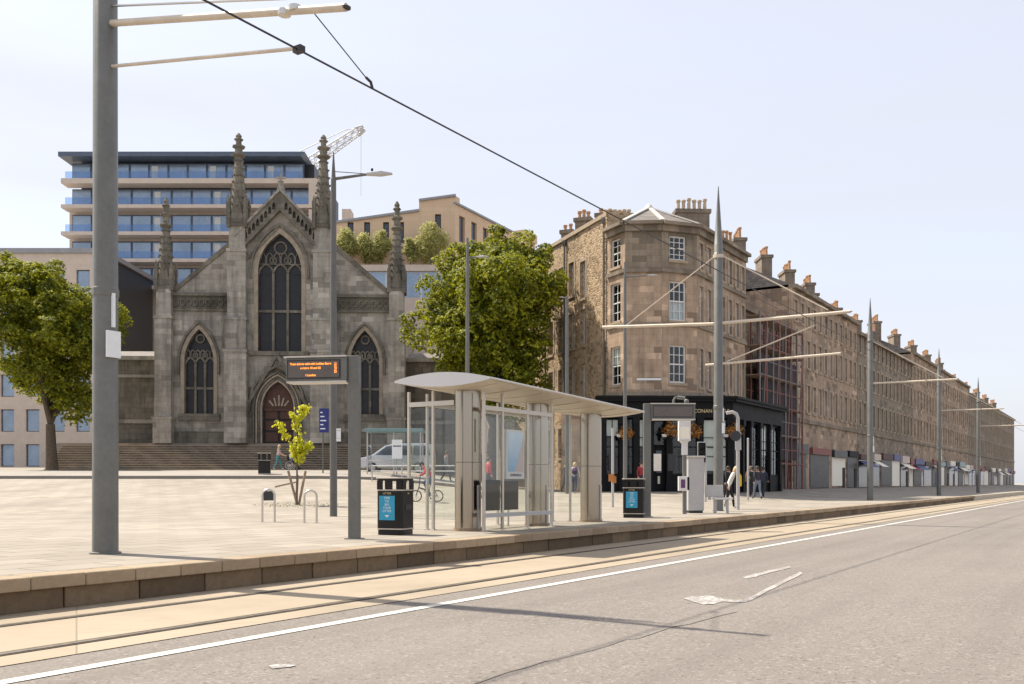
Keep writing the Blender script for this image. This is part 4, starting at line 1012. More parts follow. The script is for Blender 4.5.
# terrace trees
for i, (px, yt, yb, w, lab) in enumerate(((346,226,262,13,'small pale tree at left end of the terrace'),(366,233,272,11,'small narrow tree on the terrace left of the slim pinnacle'),(381,231,272,12,'bushy small tree on the terrace beside the slim pinnacle'),(411,238,272,7,'dark slim shrub on the terrace right of the slim pinnacle'),(431,222,273,19,'wide feathery tree on the terrace against the tan wall'))):
    DD = 102.2; x = X_at(px,DD); zb = Z_at(272.1,104); h = Z_at(yt,DD)-zb
    tt = thing('terrace_tree', lab, 'tree', (x, DD, zb), 0, 'trees on the roof terrace')
    rr = w*DD/F
    lb = [(rnd.uniform(-.3,.3)*rr, rnd.uniform(-.3,.3)*rr, h*f, rr*s_) for f, s_ in ((.3,.55),(.5,.8),(.65,.75),(.8,.55),(.92,.3))] + [(-.6*rr,0,h*.55,rr*.4),(.6*rr,.1,h*.6,rr*.4)]
    link(leaves(lb, 5200, .17, 20+i, clump=.3, per=6), 'crown', M['leaf_soft'], tt)
    mb = MB(); limbs(mb, (0,0,0), lb[:4], .07, (0,0,h*.25), i, 1); mb.build('trunk', M['bark'], tt)
# young street tree with stakes
yb = hit(297, 505); yt = thing('young_tree', 'young lime green street tree held by timber stakes', 'tree', yb)
s_ = yb[1]/F
def yl(px, py, dy=0): return ((px-297)*s_, dy, (505-py)*s_)
lb = [(*yl(305,408),.16),(*yl(302,413),.15),(*yl(298,419),.14),(*yl(296,426,.1),.16),(*yl(299,432),.13),(*yl(292,415),.10),(*yl(279,424),.15),(*yl(283,430),.15),(*yl(286,437),.12),(*yl(298,441,.1),.17),(*yl(296,447),.24),(*yl(301,452,-.1),.24),(*yl(309,446),.15),(*yl(306,449),.16),(*yl(299,459),.2),(*yl(296,452,.15),.2)]
link(leaves(lb, 1500, .10, 9, clump=.12, per=5), 'crown', M['leaf_young'], yt)
mb = MB(); mb.tube([yl(297,506),yl(297,470),yl(296,452),yl(298,430),yl(303,408)], [.035,.03,.025,.018,.01], 8)
for a, b in (((296,452),(279,423)),((297,455),(310,446)),((297,435),(293,415))): mb.tube([yl(*a), yl(*b)], [.022,.008], 6)
mb.build('trunk', M['bark'], yt, smooth=True)
for a, b in (((297,506.5),(286.5,471)),((298,506),(304,471)),((295.5,505),(296,475))): MB().tube([yl(*a, dy=.1), yl(*b, dy=.25)], .045, 8).build('stake', M['stake'], yt, smooth=True)
MB().bar(yl(275,487), yl(297,482), .05, .05).build('brace', M['stake'], yt)
rg = random.Random(4); mb = MB()
for i in range(420):
    a = rg.uniform(0,6.283); r_ = math.sqrt(rg.random()); x, y = r_*1.5*math.cos(a), r_*1.3*math.sin(a); h = rg.uniform(.015,.05); w = .012; t_ = rg.uniform(0,3.14)
    wx_, wy_ = math.cos(t_)*w, math.sin(t_)*w; z = gz(yb[0]+x, yb[1]+y)
    mb.add([(yb[0]+x-wx_, yb[1]+y-wy_, z), (yb[0]+x+wx_, yb[1]+y+wy_, z), (yb[0]+x+rg.uniform(-.03,.03), yb[1]+y+rg.uniform(-.03,.03), z+h)], [(0,1,2)])
tag(mb.build('grass_patch', M['grass'], fix=False), 'thin grass growing round the foot of the young tree', 'grass', kind='stuff')

# ================================================================== OVERHEAD LINE
CN = 7.82
ow = thing('contact_wire', 'dark overhead tram wire running diagonally across the sky', 'wire', (*un(0,CN), 6.19), UANG)
MB().tube([(-60,0,0),(7.73,0,0),(30.6,0,0),(53.5,0,0),(120,0,0),(260,0,0)], .013, 6).build('wire', M['wire'], ow)
def mast(u, label, h=10.9):
    o = thing('overhead_line_mast', label, 'mast', (*un(u,11.4), PLZ), UANG, 'masts along the tram platform')
    MB().lathe([(.20,0),(.20,.02),(.165,.03),(.15,h*.82),(.142,h*.821),(.012,h)], 12).build('shaft', M['ole'], o, smooth=True)
    for z in (3.4, h*.78): MB().lathe([(.155,z),(.172,z+.03),(.172,z+.12),(.155,z+.15)], 12).build('collar', M['ole'], o)
    MB().box(-.02, .02, -.19, -.15, 3.0, 3.45).box(-.10,.10,-.19,-.155,2.6,2.95).build('number_plate', M['print'], o)
    return o
mr = mast(30.6, 'tall tapering overhead line mast on the platform right of the ticket machine')
def arm(o, name, p, q, r=.055, mat='arm'): return MB().tube([p, q], r, 10).lathe([(r*1.25,-.0),(r*1.25,.0)],8,q).build(name, M[mat], o, smooth=True)
# local axes: x along the track, y away from the track (n - 11.4)
arm(mr, 'cantilever_tube', (0,4.36,6.56), (0,.15,6.3), .052); arm(mr, 'cantilever_tube', (0,-.15,6.3), (0,-4.3,6.28), .052)
MB().tube([(0,3.4,6.55),(0,.15,8.55)], .02, 6).build('stay', M['arm'], mr); MB().tube([(0,-.14,8.55),(0,-3.6,6.4)], .02, 6).build('stay', M['arm'], mr)
MB().lathe([(.15,8.48),(.175,8.5),(.175,8.6),(.15,8.62)], 12).build('bracket', M['arm'], mr)
arm(mr, 'lower_arm', (0,.45,4.93), (0,-4.0,5.0), .04); MB().tube([(0,-.3,5.0),(0,-3.2,5.95)], .022, 6).build('stay', M['arm'], mr)
MB().tube([(0,-3.58,6.2),(0,-3.58,5.83)], .012, 6).build('dropper', M['wire'], mr)
ml = mast(7.73, 'overhead line mast rising from the platform at far left')
arm(ml, 'cantilever_tube', (0,-.14,7.03), (0,-4.29,6.12), .045); MB().lathe([(.047,0),(.047,.02)],10,(0,-4.30,6.10)).build('end_cap', M['wire'], ml)
arm(ml, 'registration_tube', (0,-.14,6.46), (0,-3.52,5.86), .022); MB().box(-.04,.04,-3.64,-3.52,5.80,5.87).build('wire_clip', M['wire'], ml)
MB().tube([(0,-.14,7.26),(0,-3.4,6.46)], .016, 6).build('stay', M['steel'], ml); MB().tube([(0,-.13,9.35),(0,-3.45,6.5)], .012, 6).build('stay', M['wire'], ml)
for y in (-3.35,-3.52): MB().lathe([(.06,-.03),(.075,-.03),(.075,.03),(.06,.03)],10,(0,y,6.31)).build('clamp', M['steel'], ml, rot=None)
MB().tube([(0,-3.80,6.2),(1.18,-3.58,5.90)], .007, 6).build('dropper', M['wire'], ml)
MB().tube([(1.12,-3.59,5.92),(1.22,-3.58,5.90),(1.25,-3.58,5.83)], .018, 6).build('wire_clip', M['wire'], ml)
for u, lab in ((53.5,'overhead line mast beyond the platform end in the street'),(76.4,'distant overhead line mast far along the tram street'),(99.3,'most distant overhead line mast by the receding tenements')):
    o = mast(u, lab); arm(o, 'cantilever_tube', (0,-.15,6.3), (0,-4.3,6.28), .05); MB().tube([(0,-.14,8.55),(0,-3.6,6.4)], .02, 6).build('stay', M['arm'], o)

# ================================================================== LAMP POSTS
def lamp_post(loc, h, arm_z, arm_v, label, r=.1, spike=True, head=.8, mat='ole_dark'):
    o = thing('lamp_post', label, 'lamp post', loc, 0, 'lamp posts around the square')
    MB().lathe([(r*1.05,0),(r,.05),(r*.95,h*.3),(r*.72,arm_z),(r*.6,arm_z+.01),(r*.15 if spike else r*.5,h)], 10).build('post', M[mat], o, smooth=True)
    a = Vector((0,0,arm_z)); b = a+Vector(arm_v); d = (b-a).normalized()
    MB().tube([a, b], [r*.45,r*.34], 8).build('arm', M[mat], o, smooth=True)
    ph = b; L = head
    v = Vector((d.x,d.y,d.z*.3)).normalized(); s = Vector((-v.y,v.x,0)).normalized()*L*.17; t = Vector((0,0,L*.09))
    q = ph+v*L
    MB().add([ph-s*.5-t*.4, ph+s*.5-t*.4, ph+s*.5+t*.6, ph-s*.5+t*.6, ph.lerp(q,.55)-s-t*.7, ph.lerp(q,.55)+s-t*.7, ph.lerp(q,.55)+s*.8+t, ph.lerp(q,.55)-s*.8+t, q-s*.55-t*.4, q+s*.55-t*.4, q+s*.5+t*.1, q-s*.5+t*.1],
             [(0,1,2,3),(0,4,5,1),(1,5,6,2),(2,6,7,3),(3,7,4,0),(4,8,9,5),(5,9,10,6),(6,10,11,7),(7,11,8,4),(8,11,10,9)]).build('lamp_head', M['machine'], o, bevel=.02)
    return o
lb_ = hit(333.5, 516.5); k = lb_[1]/F
lp = lamp_post(lb_, (516.5-152)*k, (516.5-179)*k, (33*k,0,4.5*k), 'tall grey lamp post with one long arm in front of the church', .105, True, 26*k)
MB().tube([(0,0,(516.5-171.5)*k),(35*k,0,(516.5-174)*k)], .012, 6).build('tie_rod', M['ole_dark'], lp)
MB().box(2*k, 7.5*k, -.05, -.03, (516-441)*k, (516-428)*k).build('sign_plate', M['print'], lp)
MB().bar((0,-.04,(516-430)*k), (7*k,-.04,(516-430)*k), .03).bar((0,-.04,(516-438)*k), (7*k,-.04,(516-438)*k), .03).build('sign_bracket', M['steel'], lp)
MB().lathe([(.03,0),(.035,.03),(.03,.07)], 6, (35*k+.1,0,(516.5-171)*k)).build('light_sensor', M['black'], lp)
def far_lamp(px, D, ytop, yarm, dx, label, r=.09, mat='ole', head=.8):
    p = on_ground(px, D); kk = D/F; zt = Z_at(ytop, D)-p[2]; za = Z_at(yarm, D)-p[2]
    return lamp_post(p, zt, za, (dx*kk,-.1,abs(dx)*kk*.05), label, r, False, head, mat)
far_lamp(467.5, 45, 238, 258, 9, 'slender lamp post standing in front of the big tree', .11, 'ole', .6)
far_lamp(567, 51, 296, 298, -3, 'lamp post in front of the rubble stone wall', .11, 'ole', .3)
far_lamp(625, 44, 262, 277, 22, 'lamp post before the pub corner with a lamp over the windows', .09, 'ole', .45)

# ================================================================== TRAM SHELTER
sh = thing('tram_shelter', 'steel and glass tram shelter with curved metal roof and three fat columns', 'shelter', (*un(14.5,10.85), PLZ), UANG)
# local: x along platform from the left end of the roof, y away from the track
XL = 6.65; YF, YB = -1.08, 1.18
def rz_(x, y): return 2.86-.030*x + .06*(y-YF)/(YB-YF)
NS = 16; secs = []
def section(x, k=1.0):
    top = []; bot = []
    for i in range(NS+1):
        t_ = i/NS; y = YF+(YB-YF)*t_; b = math.sin(math.pi*t_)**.8
        top.append((x, y, rz_(x,y)+.025+.135*b)); bot.append((x, y, rz_(x,y)-.115*b))
    return top, bot
mbt, mbb = MB(), MB(); nx = 12
for j in range(nx+1):
    t_, b_ = section(XL*j/nx); mbt.v += t_; mbb.v += b_
for j in range(nx):
    for i in range(NS):
        a = j*(NS+1)+i; mbt.f.append((a, a+1, a+NS+2, a+NS+1)); mbb.f.append((a, a+NS+1, a+NS+2, a+1))
roof = mbt.build('roof', M['roof_metal'], sh, smooth=True)
mbb.build('soffit', M['soffit'], roof, smooth=True)
for xe in (0, XL):
    t_, b_ = section(xe); e_ = -.02 if xe == 0 else .02
    n_ = len(t_); fr = [(xe+e_, p[1], p[2]) for p in t_] + [(xe+e_, p[1], p[2]) for p in reversed(b_)]
    bk = [(xe, p[1], p[2]) for p in t_] + [(xe, p[1], p[2]) for p in reversed(b_)]; m_ = len(fr)
    MB().add(fr+bk, [tuple(range(m_))]+[(i,(i+1)%m_,m_+(i+1)%m_,m_+i) for i in range(m_)]).build('roof_end_cap', M['roof_metal'], roof)
MB().tube([(0,YF,rz_(0,YF)+.01),(XL,YF,rz_(XL,YF)+.01)], .028, 8).build('roof_edge', M['steel'], roof)
MB().tube([(0,YB,rz_(0,YB)+.01),(XL,YB,rz_(XL,YB)+.01)], .028, 8).build('roof_edge', M['steel'], roof)
for x in [XL*(i+.5)/8 for i in range(8)]:
    t_, b_ = section(x); MB().tube([(p[0],p[1],p[2]-.006) for p in b_[1:-1]], .005, 4).build('soffit_joint', M['alu'], roof)
for x in (.8, 3.43, 5.96):
    col = MB().lathe([(.29,0),(.29,.02),(.28,.03),(.28,2.76)], 32, (x,0,0), 1.0, .9).build('column', M['clad'], sh, smooth=True)
    MB().lathe([(.25,-.01),(.25,.06)], 20, (x,0,0), 1.2, 1.08).build('base_plate', M['stake'], col)
    MB().lathe([(.283,0),(.283,.010)], 32, (x,0,1.34), 1.0, .9).build('joint_band', M['dark_frame'], col)
    MB().box(x-.035, x+.035, -.275, -.248, .04, .9).build('cable_cover', M['machine'], col)
def post(x, y, z1=2.72, w=.05, z0=0): return MB().box(x-w/2, x+w/2, y-w/2, y+w/2, z0, z1).box(x-w, x+w, y-w, y+w, z0, z0+.015).build('post', M['alu'], sh, bevel=.006)
def gpane(x0, y0, x1, y1, z0, z1, mat='glass'):
    d = Vector((x1-x0, y1-y0)); n = Vector((-d.y, d.x)).normalized()*.005
    return MB().prism([(x0-n.x,y0-n.y),(x1-n.x,y1-n.y),(x1+n.x,y1+n.y),(x0+n.x,y0+n.y)], z0, z1).build('glass_panel', M[mat], sh)
def rail(p, q, r=.02, mat='alu', name='rail'): return MB().tube([p, q], r, 8).build(name, M[mat], sh, smooth=True)
fy = -.50
for x in (.62, 1.27, 2.2, 3.2): post(x, fy, 2.72 if x != 2.2 else 2.6, .055)
for a, b in ((.62,1.27),(1.27,2.2),(2.2,3.2)): gpane(a+.04, fy, b-.04, fy, .38, 2.32)
MB().box(.6, 3.22, fy-.025, fy+.025, 2.36, 2.44).build('header_rail', M['alu'], sh); MB().box(.6, 3.22, fy-.03, fy+.03, .27, .35).build('bottom_rail', M['machine'], sh)
by = .95
for x in (.72, 2.0, 3.3, 4.6, 5.75): post(x, by, 2.74, .05)
for a, b in ((.72,2.0),(2.0,3.3),(3.3,4.6),(4.6,5.75)): gpane(a+.04, by, b-.04, by, .22, 2.45)
MB().box(.7, 5.77, by-.025, by+.025, 2.48, 2.56).build('header_rail', M['alu'], sh)
# end screen at the left, running from the first column towards the square
for y in (.72, 1.34): post(.62, y, 2.78, .055)
gpane(.62, .20, .62, .70, .22, 2.45); gpane(.62, .76, .62, 1.32, .22, 2.45)
MB().box(.59, .65, .19, 1.36, 2.48, 2.57).build('header_rail', M['alu'], sh)
# right end screen
for y in (.60,): post(6.0, y, 2.6, .05)
gpane(5.96, .2, 5.96, .93, .22, 2.4)
# perch seat and its legs
MB().tube([(1.5,.35,.66),(3.1,.35,.66)], .045, 10).tube([(1.5,.48,.72),(3.1,.48,.72)], .03, 10).build('perch_seat', M['machine'], sh, smooth=True)
for x in (1.75, 2.85): MB().tube([(x,.38,0),(x,.38,.64)], .022, 8).build('seat_leg', M['alu'], sh)
# poster case: sky, sea and rock print
pc = MB().box(1.46, 2.14, fy+.02, fy+.09, 1.02, 2.02).build('poster_case', M['machine_white'], sh, bevel=.008)
def poster_mat():
    t = NT('poster_print'); c_ = t.coord('Object'); s = t.n('ShaderNodeSeparateXYZ'); t.l(c_, s.inputs[0])
    w = t.noise(c_, 4, 4); zz = t.math('ADD', s.outputs[2], t.math('MULTIPLY', t.math('SUBTRACT', w, .5), .5))
    f = t.ramp(t.math('MULTIPLY', t.math('SUBTRACT', zz, 1.0), 1.0), [(.0, .0), (1.0, 1.0)])
    col = t.mix(f, (.16,.36,.58), (.62,.70,.80))
    cl = t.math('SUBTRACT', t.math('ADD', s.outputs[0], t.math('MULTIPLY', s.outputs[2], .55)), t.math('MULTIPLY', w, .4))
    col = t.mix(t.ramp(cl, [(.0, 0), (1.0, 1)]), col, col)
    rk = t.math('SUBTRACT', t.math('SUBTRACT', s.outputs[0], 1.55), t.math('MULTIPLY', t.math('SUBTRACT', s.outputs[2], 1.1), .45))
    col = t.mix(t.ramp(t.math('ADD', rk, t.math('MULTIPLY', w, .12)), [(.22, 0), (.27, 1)]), col, (.55,.42,.40))
    return t.done(t.bsdf(col, .3))
MB().box(1.51, 2.09, fy+.012, fy+.0195, 1.17, 1.97).build('poster', poster_mat(), pc)
text('poster_caption', 'EDINBURGH', .075, M['purple'], pc, (1.8, fy+.015, 1.10), (R(90),0,0), ext=.002)
nb_ = MB().box(.70, 1.22, fy+.02, fy+.05, .40, 1.0).box(1.32, 1.9, fy+.02, fy+.05, .40, .98).build('reflection_panel', M['bin'], sh)  # dark boards standing in for the dark reflection in the lower glass
MB().box(.74, .80, fy+.05, fy+.09, 1.55, 2.2).build('timetable_case', M['machine'], sh)

# ================================================================== PASSENGER DISPLAYS
def display(loc, rz, h, sw, shh, label, side=-1, lit=False, w=.18):
    o = thing('passenger_display', label, 'display', loc, rz, None)
    MB().box(-w/2, w/2, -.07, .07, 0, h).build('post', M['ole'], o, bevel=.012)
    MB().box(-w*.75, w*.75, -.12, .12, 0, .015).build('base_plate', M['ole'], o)
    x0, x1 = (-w/2-sw, -w/2-.001) if side < 0 else (w/2+.001, w/2+sw)
    hs_ = MB().box(x0, x1, -.13, .13, h-shh, h-.03).build('housing', M['ole'], o, bevel=.01)
    MB().box(x0-.02, x1, -.17, .17, h-.029, h+.0).build('top_plate', M['alu'], o); MB().box(x0+.02, x1, -.15, .15, h-shh-.03, h-shh-.001).build('bottom_plate', M['alu'], o)
    a, b = (x0+.05, x1-.13) if side < 0 else (x0+.06, x1-.08)
    sc2 = MB().box(a, b, -.145, -.131, h-shh+.06, h-.09).build('screen', M['screen'], o)
    MB().box(a-.025, b+.025, -.14, -.1305, h-shh+.035, h-.065).build('screen_frame', M['dark_frame'], o)
    if lit:
        cx_ = (a+b)/2-.05; z = h-.135
        for body, zz, xx in (('Tram tickets valid with Lothian Buses', z, cx_), ('services 10 and 22', z-.07, cx_+.0), ('1 London', z-.19, cx_+.0)):
            text('led_text', body, .048, M['led'], sc2, (xx, -.1465, zz), (R(90),0,0), ext=.001, bold=.0015)
        text('led_clock', '13:37:52', .052, M['led'], sc2, (b-.06, -.1465, (z-.07)), (R(90),R(90),0), ext=.001, bold=.0015)
    return o
pd = hit(354.5, 539); kk = pd[1]/F
display(pd, R(-10), (539-356)*kk, 64*kk, .42, 'passenger display with glowing amber text on a grey post', -1, True, .185)
p2 = hit(647, 517); kk = p2[1]/F
d2 = display(p2, R(2), (517-403.5)*kk, 44*kk, .43, 'blank passenger display with a security camera on top beside the right bin', 1, False, .2)
zt = (517-403.5)*kk
cc_ = MB().lathe([(.045,0),(.035,.02),(.035,.1)], 8, (.74,0,zt)).tube([(.74,0,zt+.08),(.78,0,zt+.16),(.88,0,zt+.18)], .03, 8).tube([(.84,-.03,zt+.17),(1.04,-.10,zt+.14)], .05, 10).ball((1.1,0,zt+.06), .07).build('security_camera', M['ole'], d2, smooth=True)

# ================================================================== BINS
def bin_(loc, rz, label, w=.52, d=.50, h=1.04, post=True):
    o = thing('litter_bin', label, 'bin', loc, rz, 'litter bins')
    def rr(w_, d_, r=.06, n=4):
        p = []
        for sx, sy, a0 in ((1,-1,-90),(1,1,0),(-1,1,90),(-1,-1,180)):
            for i in range(n+1): a = R(a0+90*i/n); p.append((sx*(w_/2-r)+r*math.cos(a), sy*(d_/2-r)+r*math.sin(a)))
        return p
    MB().prism(rr(w,d), .10, .80).build('body', M['bin'], o, smooth=True)
    MB().prism(rr(w*.97,d*.97), 0.0, .10).build('base', M['bin'], o, smooth=True)
    for z in (.10, .80): MB().prism(rr(w+.02,d+.02,.065), z-.0, z+.022).build('band', M['band'], o)
    # hood: corner posts and bars with open slots
    mb = MB(); hw, hd = w/2-.012, d/2-.012; z0, z1 = .823, h-.06
    mb.prism(rr(w,d), z1, h-.025)
    for y in (-hd, hd):
        for xa, xb in (((-hw,-hw+.11),(-hw+.19,hw-.19),(hw-.11,hw)) if y < 0 else ((-hw,-hw+.04),(hw-.04,hw))): mb.box(xa, xb, y-.012, y+.012, z0, z1)
    for x in (-hw, hw):
        for ya, yb_ in ((-hd+.012,-hd+.16),(hd-.16,hd-.012)): mb.box(x-.012, x+.012, ya, yb_, z0, z1)
    mb.build('hood', M['bin'], o)
    MB().prism(rr(w+.05,d+.05,.08), h-.0249, h).build('lid', M['band'], o, bevel=.008)
    if post:
        pn = MB().box(-.155-.04, .155-.04, -d/2-.010, -d/2-.002, .27, .71).build('poster', M['cyan'], o)
        for i, s_ in enumerate(('TIME','TO','BIN','YOUR','LITTER')): text('poster_text', s_, .058, M['print'], pn, (-.04, -d/2-.011, .665-.058*i), (R(90),0,0), ext=.001)
        MB().add([(-.04-.05,-d/2-.0115,.36),(-.04+.05,-d/2-.0115,.36),(-.04,-d/2-.0115,.32)], [(0,1,2)]).build('poster_arrow', M['print'], pn)
        text('gilt_lettering', 'LITTER', .055, M['gold'], o, (-.04, -d/2-.004, .75), (R(90),0,0), ext=.002)
        text('gilt_lettering', 'BIN', .04, M['gold'], o, (w/2+.004, 0, .75), (R(90),0,R(90)), ext=.002)
        MB().box(w/2+.0, w/2+.01, -.12, .12, .45, .55).build('door_plate', M['dark_frame'], o)
    return o
b1 = hit(395.5, 534.5); bin_(b1, R(-20), 'black litter bin with blue poster beside the lit display post', .52, .50, 57*b1[1]/F)
b2 = hit(634, 517.5); bin_(b2, R(-12), 'black litter bin with blue poster beside the blank display post', .56, .52, 39*b2[1]/F)
b3 = (X_at(264.5, 50.5), 50.5, 0); b3 = (b3[0], 50.5, kz(b3[0])+.02)
bin_(b3, R(10), 'dark litter bin on the far pavement before the church steps', .62, .6, 1.2, False)

# ================================================================== CYCLE STANDS
for px, py, lab, sgn in ((268.5, 522, 'steel cycle hoop with a grey plate at far left of the square', True), (310.5, 523, 'plain steel cycle hoop right of the young tree', False)):
    p = hit(px, py); kk = p[1]/F; o = thing('cycle_stand', lab, 'cycle stand', p, R(12), 'cycle hoops'); w = 6*kk; h = 32.5*kk; pts = [(-w,0,-.02),(-w,0,h-w)]
    pts += [(-w*math.cos(R(15*i)), 0, h-w+w*math.sin(R(15*i))) for i in range(1,12)] + [(w,0,h-w),(w,0,-.02)]
    MB().tube(pts, .026, 10).build('hoop', M['steel'], o, smooth=True)
    for sx in (-1, 1): MB().lathe([(.06,0),(.06,.008)], 12, (sx*w,0,0)).build('foot_plate', M['steel'], o)
    if sgn: MB().box(-w+.03, w-.03, -.012, .012, h*.66, h*.95).build('plate', M['dark_frame'], o)

# ================================================================== TICKET MACHINE, VALIDATOR, SEAT, POLES
tm = hit(694.5, 513); kk = tm[1]/F
o = thing('ticket_machine', 'tall pale grey ticket machine cabinet on the platform', 'ticket machine', tm, R(4))
MB().box(-.25, .25, -.20, .20, .08, 57*kk-.06).build('cabinet', M['machine'], o, bevel=.012); MB().box(-.22, .22, -.17, .17, 0, .0799).build('plinth', M['dark_frame'], o)
MB().box(-.28, .28, -.24, .22, 57*kk-.0599, 57*kk).build('top', M['alu'], o, bevel=.01)
MB().box(-.20, .20, -.206, -.201, .3, 1.6).build('back_door', M['machine'], o, bevel=.003)
vp = hit(684.5, 514); kk = vp[1]/F
o = thing('validator_post', 'ticket validator with purple screen on a slim post by the ticket machine', 'validator', vp, R(3))
MB().box(-.055, .055, -.05, .05, 0, 93*kk).build('post', M['ole'], o, bevel=.008)
vb = MB().box(-.22, .05, -.17, -.051, 23*kk, 37.5*kk).build('reader', M['machine_white'], o, bevel=.015); MB().box(-.15, -.02, -.176, -.1705, 26*kk, 34.5*kk).build('reader_screen', M['purple'], vb)
MB().box(.051, .12, -.12, -.0, 24*kk, 37*kk).build('side_box', M['black'], o)
MB().box(-.10, .08, -.09, -.051, 59*kk, 71*kk).build('notice', M['machine_white'], o)
ib = MB().box(-.19, .17, -.10, .08, 73*kk, 93*kk).build('info_box', M['machine_white'], o, bevel=.01); MB().box(-.15, .13, -.106, -.101, 75*kk, 87*kk).build('info_face', M['blind'], ib)
MB().lathe([(.16,0),(.05,-.12)], 10, (-.01,0,73*kk-.001)).build('funnel', M['machine_white'], o)
sp_ = hit(720, 513); kk = sp_[1]/F
o = thing('platform_seat', 'perforated metal platform seat at the foot of the overhead line mast', 'seat', sp_, R(2))
MB().box(-15*kk, 3*kk, -.02, .02, 16*kk, 28*kk).build('backrest', M['machine'], o, bevel=.012)
MB().box(-8*kk, 11*kk, -.28, -.021, 13.5*kk, 15.5*kk).build('seat', M['machine_white'], o, bevel=.01)
for x in (-6.0, 6.0): MB().box(x*kk-.035, x*kk+.035, -.2, -.05, 0, 13.4*kk).build('leg', M['machine'], o)
MB().box(-12*kk,-9*kk,-.015,.015,13.4*kk,16*kk).build('bracket', M['machine'], o)
rp = hit(738, 510); kk = rp[1]/F
o = thing('sign_pole', 'pale grey pole with a round sign and curved top near the white jacketed person', 'pole', rp)
MB().tube([(0,0,0),(0,0,92*kk),(-.05,0,96*kk),(-.2,0,98*kk),(-.4,0,97*kk)], .06, 10).build('pole', M['machine'], o, smooth=True)
MB().tube([(-.1,-.07,74*kk),(-.1,-.09,74*kk)], 5.2*kk, 20).build('round_sign', M['dark_frame'], o)
MB().bar((0,0,78*kk), (0,-.06,60*kk), .2, .05).build('sign_back', M['machine'], o)
p = on_ground(748, 48); o = thing('sign_pole', 'thin grey pole in front of the scaffold and walking people', 'pole', p)
MB().tube([(0,0,0),(0,0,3.1)], .05, 8).build('pole', M['machine'], o); MB().lathe([(.06,3.1),(.06,3.12),(.01,3.16)], 8).build('cap', M['machine'], o)
p = on_ground(705.5, 44); o = thing('traffic_signal', 'traffic signal on a pale post behind the ticket machine', 'traffic signal', p)
MB().tube([(0,0,0),(0,0,2.55)], .06, 8).build('post', M['machine'], o); hd_ = MB().box(-.32, -.02, -.15, .12, 1.85, 2.75).build('signal_head', M['black'], o, bevel=.02)
for i in range(3): MB().tube([(-.17,-.151,2.0+i*.28),(-.17,-.28,2.02+i*.28)], .11, 12).build('hood', M['black'], hd_)
MB().box(-.36,-.0,.121,.135,1.8,2.8).build('backing_board', M['machine_white'], hd_)
M['flower_cloth'] = plain('orange_cloth', (.45,.18,.05), .8, 0, .25, 9)
p = on_ground(612.7, 36); o = thing('marker_pole', 'slim pole with an orange tag between the shelter and the right bin', 'pole', p)
MB().tube([(0,0,0),(0,0,3.0)], .05, 8).build('pole', M['machine'], o); MB().box(-.16,.05,-.08,-.051,.98,1.26).box(-.02,.13,-.05,.09,.92,1.18).build('orange_tag', M['flower_cloth'], o)
p = (X_at(323.5,51.5), 51.5); o = thing('wayfinding_sign', 'dark blue sign panel on a thin pole before the church steps', 'sign', (*p, kz(p[0])+.02))
MB().tube([(-.03,0,0),(-.03,0,3.7)], .04, 8).build('pole', M['ole_dark'], o); bs = MB().box(-.22,.30,-.06,-.03,2.35,3.65).build('sign_panel', M['sign_blue'], o)
for i in range(5): MB().box(-.16, -.16+.12+.05*((i*7) % 5), -.064, -.0605, 3.4-.22*i, 3.46-.22*i).build('printed_line', M['print'], bs)

# hanging baskets on the pub
for i, (px, py) in enumerate(baskets):
    D = 54.9; x = X_at(px, D); z = Z_at(py, D)
    o = thing('hanging_basket', 'hanging basket of orange flowers on the pub front, ' + ('left of the validator info box','just left of the overhead mast','near the round sign','behind the pub side lamp post')[i], 'hanging basket', (x, D, z), 0, 'flower baskets on the pub')
    link(leaves([(0,0,.05,.36),(.2,0,-.15,.28),(-.22,0,-.12,.28),(0,-.1,-.25,.3)], 650, .10, 40+i, clump=.14, per=5), 'flowers', M['flower'], o)
    MB().lathe([(.08,-.38),(.3,-.12),(.32,-.08)], 10).build('basket', M['bark'], o); MB().tube([(0,0,.2),(0,0,.75),(0,.45,.8)], .015, 5).build('bracket', M['black'], o)

# ================================================================== FAR BUS SHELTER AND CAR
fx0 = X_at(367, 51.5); bs0 = (fx0, 51.5, kz(fx0)+.02)
o = thing('bus_shelter', 'small glass bus shelter with teal roof edge across the square', 'bus shelter', bs0)
for x in (0.02, 1.45, 2.9):
    for y in (0, 1.3): MB().box(x-.035, x+.035, y-.035, y+.035, 0, 2.4).build('post', M['machine'], o)
MB().box(-.1, 3.05, -.25, 1.45, 2.40, 2.58).build('roof', M['teal'], o, bevel=.02)
for x in (0, 1.45): MB().box(x+.04, x+1.41, 1.295, 1.305, .25, 2.35).build('glass_panel', M['glass'], o); MB().box(x+.04, x+1.41, -.005, .005, .25, 2.35).build('glass_panel', M['glass'], o) if x else None
MB().box(.04,.05,.04,1.26,.25,2.35).build('glass_panel', M['glass'], o)
for z in (.55, .85): MB().tube([(0,.0,z),(2.9,.0,z)], .02, 6).build('rail', M['machine'], o)
nt = MB().box(1.36, 1.92, -.06, -.04, .95, 1.98).build('notice_board', M['print'], o); MB().box(1.42,1.86,-.066,-.061,1.6,1.66).build('printed_line', M['dark_frame'], nt)

